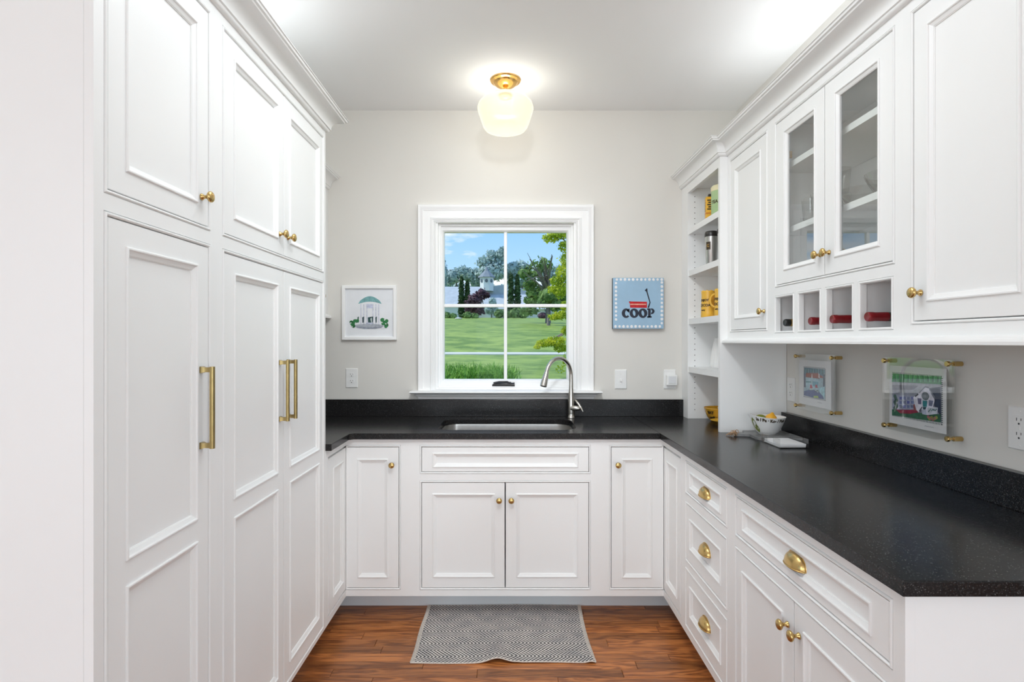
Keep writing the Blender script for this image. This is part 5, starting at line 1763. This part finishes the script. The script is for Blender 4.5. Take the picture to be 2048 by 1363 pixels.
# concrete path across the lawn
m = MB(); vs = []
for i in range(25):
    X = -18+36*i/24
    ya = 15.3-.035*X; yb = ya+1.15
    for Y in (ya, yb): vs.append((X, Y, gz(Y)+.03))
vs2 = [(p[0], p[1], p[2]-.2) for p in vs]
n_ = len(vs)
fs = [(2*i, 2*i+2, 2*i+3, 2*i+1) for i in range(24)]+[(2*i, 2*i+n_, 2*i+2+n_, 2*i+2) for i in range(24)]
struct(m.add(vs+vs2, fs).build('garden_path', M_conc, smooth=0))

# long barn-like house with cupola on the rise
HB = tag(empty('house', (-3, 75, gz(75))), 'long pale grey house with low roofs beyond the lawn', 'house')
ho = (-3, 75, gz(75))
def wing(X0, X1, Y0, Y1, zb, ze, zr, mat_r=M_shingle, name='roof'):
    mm2 = MB()
    mm2.box(X0, X1, Y0, Y1, zb, ze); mm2.build('wall', M_siding, HB, origin=ho, smooth=0)
    ym = (Y0+Y1)/2; o_ = .4
    r2 = MB(); r2.add([(X0-o_, Y0-o_, ze-.1), (X1+o_, Y0-o_, ze-.1), (X1+o_, ym, zr), (X0-o_, ym, zr), (X1+o_, Y1+o_, ze-.1), (X0-o_, Y1+o_, ze-.1)],
                      [(0, 1, 2, 3), (3, 2, 4, 5), (0, 3, 5), (1, 4, 2)])
    r2.build(name, mat_r, HB, origin=ho, smooth=0)
wing(-12, -.9, 73, 81, 4.2, 6.3, 9.0)
wing(-3.0, 4.6, 71, 77, 4.2, 5.6, 7.65)
wing(4.0, 10, 74, 80, 4.2, 6.8, 9.2)
# dark garage openings and windows
m = MB()
for X in (-11, -9.6, 2.9, 5.2):
    m.box(X, X+.9, 70.9 if -3 < X < 4.6 else 72.95, 70.98 if -3 < X < 4.6 else 73.2, 4.6, 5.9)
for X in (-11, -9.6, 2.9): pass
for X in (-10.8, -2.2, -.6):
    yy = 70.95 if X > -3 else 72.95
    f_ = MB().box(X, X+1.0, yy, yy+.1, 4.9, 5.45).build('window', mat('window_dark_glass', (.10, .13, .16), .1) if 'window_dark_glass' not in MATS else MATS['window_dark_glass'], HB, origin=ho, smooth=0)
# eyebrow gable behind the cupola
m = MB(); vs = []
for k in range(13):
    a = pi*k/12
    vs.append((-.6+3.6*cos(a), 74.4, 7.0+2.0*sin(a)))
vs2 = [(p[0], 80, p[2]) for p in vs]
m.add(vs+vs2, [tuple(range(13)), tuple(range(25, 12, -1))]+[(k, k+1, k+14, k+13) for k in range(12)])
m.build('eyebrow_roof', M_shingle, HB, origin=ho, smooth=40)
cup = at(973.5, 577, 74.0)
CR = .98
M8 = [(CR*cos(pi/8+pi/4*k), CR*sin(pi/8+pi/4*k)) for k in range(8)]
m = MB(); vs = [(cup.x+x*.97, 74+y, 8.1) for x, y in M8]+[(cup.x+x, 74+y, 9.92) for x, y in M8]
m.add(vs, [(k, (k+1) % 8, (k+1) % 8+8, k+8) for k in range(8)]+[tuple(range(8, 16))])
cu = m.build('cupola', M_siding, HB, origin=ho, smooth=0, label='white octagonal cupola')
m = MB(); vs = [(cup.x+x*1.28, 74+y*1.28, 9.90) for x, y in M8]+[(cup.x+x*1.22, 74+y*1.22, 10.0) for x, y in M8]+[(cup.x+x*.42, 74+y*.42, 10.75) for x, y in M8]+[(cup.x, 74, 11.55)]
fs = [(k, (k+1) % 8, (k+1) % 8+8, k+8) for k in range(8)]+[(k+8, (k+1) % 8+8, (k+1) % 8+16, k+16) for k in range(8)]+[(k+16, (k+1) % 8+16, 24) for k in range(8)]+[tuple(range(7, -1, -1))]
m.add(vs, fs); q = m.build('cupola_roof', M_darkroof, cu, smooth=0); q.location = tuple(-Vector(ho))
for k in range(8):
    a = pi/4*k
    if sin(a) > .3: continue
    cx_, cy_ = cup.x+CR*.925*cos(a), 74+CR*.925*sin(a)
    m = MB(); vs = []
    for j in range(14):
        t = 2*pi*j/14
        vs.append((cx_+.05*cos(a)-.20*sin(a)*cos(t), cy_+.05*sin(a)+.20*cos(a)*cos(t), 9.42+.24*sin(t)))
    m.poly(vs); q = m.build('round_window', MATS['window_dark_glass'], cu, smooth=0); q.location = tuple(-Vector(ho))

# trees beyond the house (haze painted into the leaf colour)
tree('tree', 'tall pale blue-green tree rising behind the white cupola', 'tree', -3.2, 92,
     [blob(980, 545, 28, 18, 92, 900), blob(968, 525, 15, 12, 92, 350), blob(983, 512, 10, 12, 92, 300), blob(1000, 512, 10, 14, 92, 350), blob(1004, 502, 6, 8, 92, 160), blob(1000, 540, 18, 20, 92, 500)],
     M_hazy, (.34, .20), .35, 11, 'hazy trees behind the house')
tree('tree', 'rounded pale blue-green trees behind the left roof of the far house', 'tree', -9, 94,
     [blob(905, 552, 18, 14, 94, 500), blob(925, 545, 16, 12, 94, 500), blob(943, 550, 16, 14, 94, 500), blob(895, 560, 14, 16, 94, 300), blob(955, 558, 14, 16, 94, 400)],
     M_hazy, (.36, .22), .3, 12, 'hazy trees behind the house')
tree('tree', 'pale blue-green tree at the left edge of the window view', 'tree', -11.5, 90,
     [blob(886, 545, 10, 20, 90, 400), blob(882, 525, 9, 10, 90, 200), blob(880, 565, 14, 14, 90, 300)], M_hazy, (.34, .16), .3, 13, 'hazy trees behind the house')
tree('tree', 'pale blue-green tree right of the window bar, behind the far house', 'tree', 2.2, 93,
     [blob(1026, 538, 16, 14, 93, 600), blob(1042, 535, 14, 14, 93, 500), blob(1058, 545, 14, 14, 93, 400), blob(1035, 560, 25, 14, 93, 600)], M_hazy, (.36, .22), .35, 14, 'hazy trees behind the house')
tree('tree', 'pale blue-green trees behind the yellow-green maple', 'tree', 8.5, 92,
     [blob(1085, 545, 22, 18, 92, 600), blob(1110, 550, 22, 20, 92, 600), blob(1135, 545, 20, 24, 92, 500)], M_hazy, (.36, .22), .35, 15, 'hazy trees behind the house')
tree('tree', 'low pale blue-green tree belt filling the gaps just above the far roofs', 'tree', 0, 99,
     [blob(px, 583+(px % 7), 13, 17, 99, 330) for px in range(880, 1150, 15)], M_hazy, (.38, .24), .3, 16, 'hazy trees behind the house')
# columnar arborvitae
def column(label, px0, px1, top, bot, Y, seed):
    pxm, rx = (px0+px1)/2, (px1-px0)/2*1.12
    n = 9; bl = []
    for k in range(n):
        t = k/(n-1)
        bl.append(blob(pxm, bot+(top-bot)*t*.96, rx*(1-.55*t**2.2), (bot-top)/n*.9, Y, 190))
    tree('arborvitae', label, 'tree', (pxm-VX)*Y/F, Y, bl, M_conif, (.20, .10), .15, seed, 'columnar evergreens by the house', trunk_top=at(0, bot-20, Y).z)
column('dark columnar evergreen before the left roof, the taller of that pair', 917.5, 928.5, 557, 632, 66, 21)
column('dark columnar evergreen before the left roof, the shorter of that pair', 929, 940, 564, 632, 66, 22)
column('dark columnar evergreen right of the window bar, left of that pair', 1016, 1027.5, 552, 632, 66, 23)
column('dark columnar evergreen right of the window bar, right of that pair', 1028.5, 1041, 553, 632, 66, 24)
# purple tree, grey-green young tree, shrubs
tree('purple_tree', 'dark purple-leaved tree before the white cupola', 'tree', -3.6, 62,
     [blob(950, 600, 17, 14, 62, 900), blob(963, 588, 12, 11, 62, 500), blob(940, 612, 12, 14, 62, 600), blob(957, 618, 16, 12, 62, 700), blob(974, 590, 7, 5, 62, 160)], M_purple, (.20, .13), .14, 31, density=.45)
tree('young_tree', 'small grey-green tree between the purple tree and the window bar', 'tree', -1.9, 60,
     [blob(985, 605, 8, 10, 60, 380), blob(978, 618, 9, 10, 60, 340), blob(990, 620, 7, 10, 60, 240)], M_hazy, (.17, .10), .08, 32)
for k, (px, rx, ry, Y, py, mt) in enumerate(((893, 9, 7, 58, 630, M_bush), (906, 8, 6, 58, 632, M_bush), (935, 9, 7, 57, 630, M_bush), (950, 8, 6, 57, 632, M_bush),
                                             (998, 10, 9, 58, 627, M_bush), (1012, 9, 8, 58, 629, M_bush), (1030, 12, 10, 57, 626, M_bush), (1046, 9, 9, 57, 628, M_bush), (1085, 10, 7, 56, 631, M_purple))):
    lab = ['round green shrub at the far left edge of the lawn top', 'round green shrub just left of the tall columnar evergreen', 'round green shrub below the purple tree, left one',
           'round green shrub below the purple tree, right one', 'round green shrub left of the window bar, by the house', 'round green shrub hidden partly by the window bar',
           'round green shrub below the right evergreens, larger one', 'round green shrub beside the white garage wall', 'low dark purple shrub at the lawn top under the maple'][k]
    tree('shrub', lab, 'shrub', (px-VX)*Y/F, Y, [blob(px, py, rx, ry, Y, 420)], mt, (.14, .09), 0, 40+k, 'shrubs along the top of the lawn')
# bare-branched tree and rounded tree right
def branch(p, q, w, sag=0):
    p, q = Vector(p), Vector(q)
    mid = (p+q)/2+Vector((0, 0, sag))
    return ([p, mid, q], [w, w*.6, w*.2])
rb = random.Random(9)
Yb = 38
base_ = at(1096, 575, Yb)
brs = []
for k in range(26):
    tx = 1040+rb.random()*72; ty = 505+rb.random()*60
    p = at(1096, 600-rb.random()*45, Yb); p.x += rb.uniform(-.1, .1)
    q_ = at(tx, ty, Yb+rb.uniform(-2, 2))
    brs.append(branch(p, q_, .06+.05*rb.random(), .2))
brs.append(branch(at(1097, 640, Yb), at(1094, 560, Yb), .22))
tree('sparse_tree', 'grey tree with bare upper branches at the right of the window view', 'tree', (1096-VX)*Yb/F, Yb,
     [blob(1050, 545, 14, 16, Yb, 110), blob(1070, 540, 18, 20, Yb, 120), blob(1090, 530, 18, 18, Yb, 120), blob(1060, 570, 14, 12, Yb, 150), blob(1078, 590, 24, 16, Yb, 420),
      blob(1062, 600, 14, 10, Yb, 200), blob(1105, 590, 18, 18, Yb, 360), blob(1058, 622, 18, 8, Yb, 220)], M_bush, (.16, .10), .2, 61, branches=brs, trunk_top=at(0, 560, Yb).z)
tree('round_tree', 'rounded mid green tree in front of the sparse grey tree', 'tree', (1097-VX)*34/F, 34,
     [blob(1097, 590, 15, 15, 34, 900), blob(1085, 605, 12, 11, 34, 400), blob(1112, 608, 16, 14, 34, 500), blob(1125, 590, 16, 20, 34, 400)], M_bush, (.12, .08), .12, 62)
# near yellow-green maple with hanging sprays on the right
Ym = 9.0
mb_ = [blob(1118, 468, 22, 12, Ym, 520), blob(1100, 476, 18, 9, Ym, 300), blob(1128, 492, 12, 12, Ym, 260), blob(1131, 520, 11, 16, Ym, 360), blob(1124, 548, 14, 18, Ym, 480), blob(1112, 562, 12, 10, Ym, 220),
       blob(1122, 580, 16, 16, Ym, 460), blob(1105, 578, 10, 9, Ym, 140), blob(1132, 612, 12, 10, Ym, 260), blob(1122, 630, 20, 9, Ym, 420), blob(1108, 634, 12, 6, Ym, 180), blob(1132, 660, 10, 9, Ym, 240),
       blob(1112, 682, 22, 10, Ym, 560), blob(1090, 686, 18, 8, Ym, 360), blob(1074, 692, 9, 6, Ym, 110), blob(1122, 696, 16, 9, Ym, 300), blob(1132, 720, 8, 14, Ym, 80), blob(1120, 738, 10, 8, Ym, 40),
       ((2.0, 9.4, 2.9), (1.0, .9, .9), 3200), ((2.4, 10.2, 1.9), (1.2, 1.0, .9), 2600)]
tk = Vector((2.1, 9.7, gz(9.7)))
brs = [branch(tk+Vector((0, 0, 1.0)), at(*p, Ym), .035, .15) for p in ((1118, 470), (1125, 545), (1120, 580), (1115, 632), (1095, 685), (1075, 692), (1128, 610))]
tree('maple_tree', 'bright yellow-green maple with hanging sprays at the right of the window', 'tree', 2.1, 9.7, mb_, M_maple, (.024, .012), .12, 71, branches=brs, trunk_top=3.2)
# daylily bed at the bottom left of the window
def strap_clump(label, X, Y, n, hgt, seed):
    r = random.Random(seed); z0 = gz(Y)-.02
    m2 = MB()
    for k in range(n):
        a = r.uniform(0, 2*pi); l = hgt*r.uniform(.7, 1.25); lean = r.uniform(.1, .75); w_ = .011*r.uniform(.8, 1.4)
        bx, by = r.gauss(0, .05), r.gauss(0, .05)
        pts = []
        for j in range(6):
            t = j/5
            pts.append((bx+cos(a)*lean*l*t*t*.8, by+sin(a)*lean*l*t*t*.8, l*(t-.28*lean*t*t*t)))
        wx, wy = -sin(a)*w_, cos(a)*w_
        vs2 = []
        for j, p in enumerate(pts):
            q2_ = (1-(j/5)**2)*.9+.1
            vs2 += [(p[0]-wx*q2_, p[1]-wy*q2_, p[2]), (p[0], p[1], p[2]-.004), (p[0]+wx*q2_, p[1]+wy*q2_, p[2])]
        m2.add(vs2, [(3*j+e, 3*j+e+1, 3*j+e+4, 3*j+e+3) for j in range(5) for e in (0, 1)])
    o_ = m2.build('daylily', M_strap, smooth=60, loc=(X, Y, z0), recalc=False)
    tag(o_, label, 'plant', 'daylily clumps outside the window')
rc_ = random.Random(17)
cl_ = 0
for (Y, hg) in ((7.7, .30), (8.3, .28), (9.0, .26)):
    X = -1.12
    while X < .10-(Y-7.7)*.05:
        strap_clump({7.7: 'clump of green strap leaves low in the left panes, front row', 8.3: 'clump of green strap leaves low in the left panes, middle row', 9.0: 'clump of green strap leaves low in the left panes, back row'}[Y], X+rc_.uniform(-.03, .03), Y+rc_.uniform(-.1, .1), 30, hg*rc_.uniform(.85, 1.15), 100+cl_)
        cl_ += 1; X += .125
tag(MB().ellipsoid((0, 0, 0), (.34, .2, .10), 12, 8).build('stone', M_conc, loc=tuple(at(917, 637, 52)+Vector((0, 0, .02)))), 'flat white stone at the top left of the lawn', 'stone')
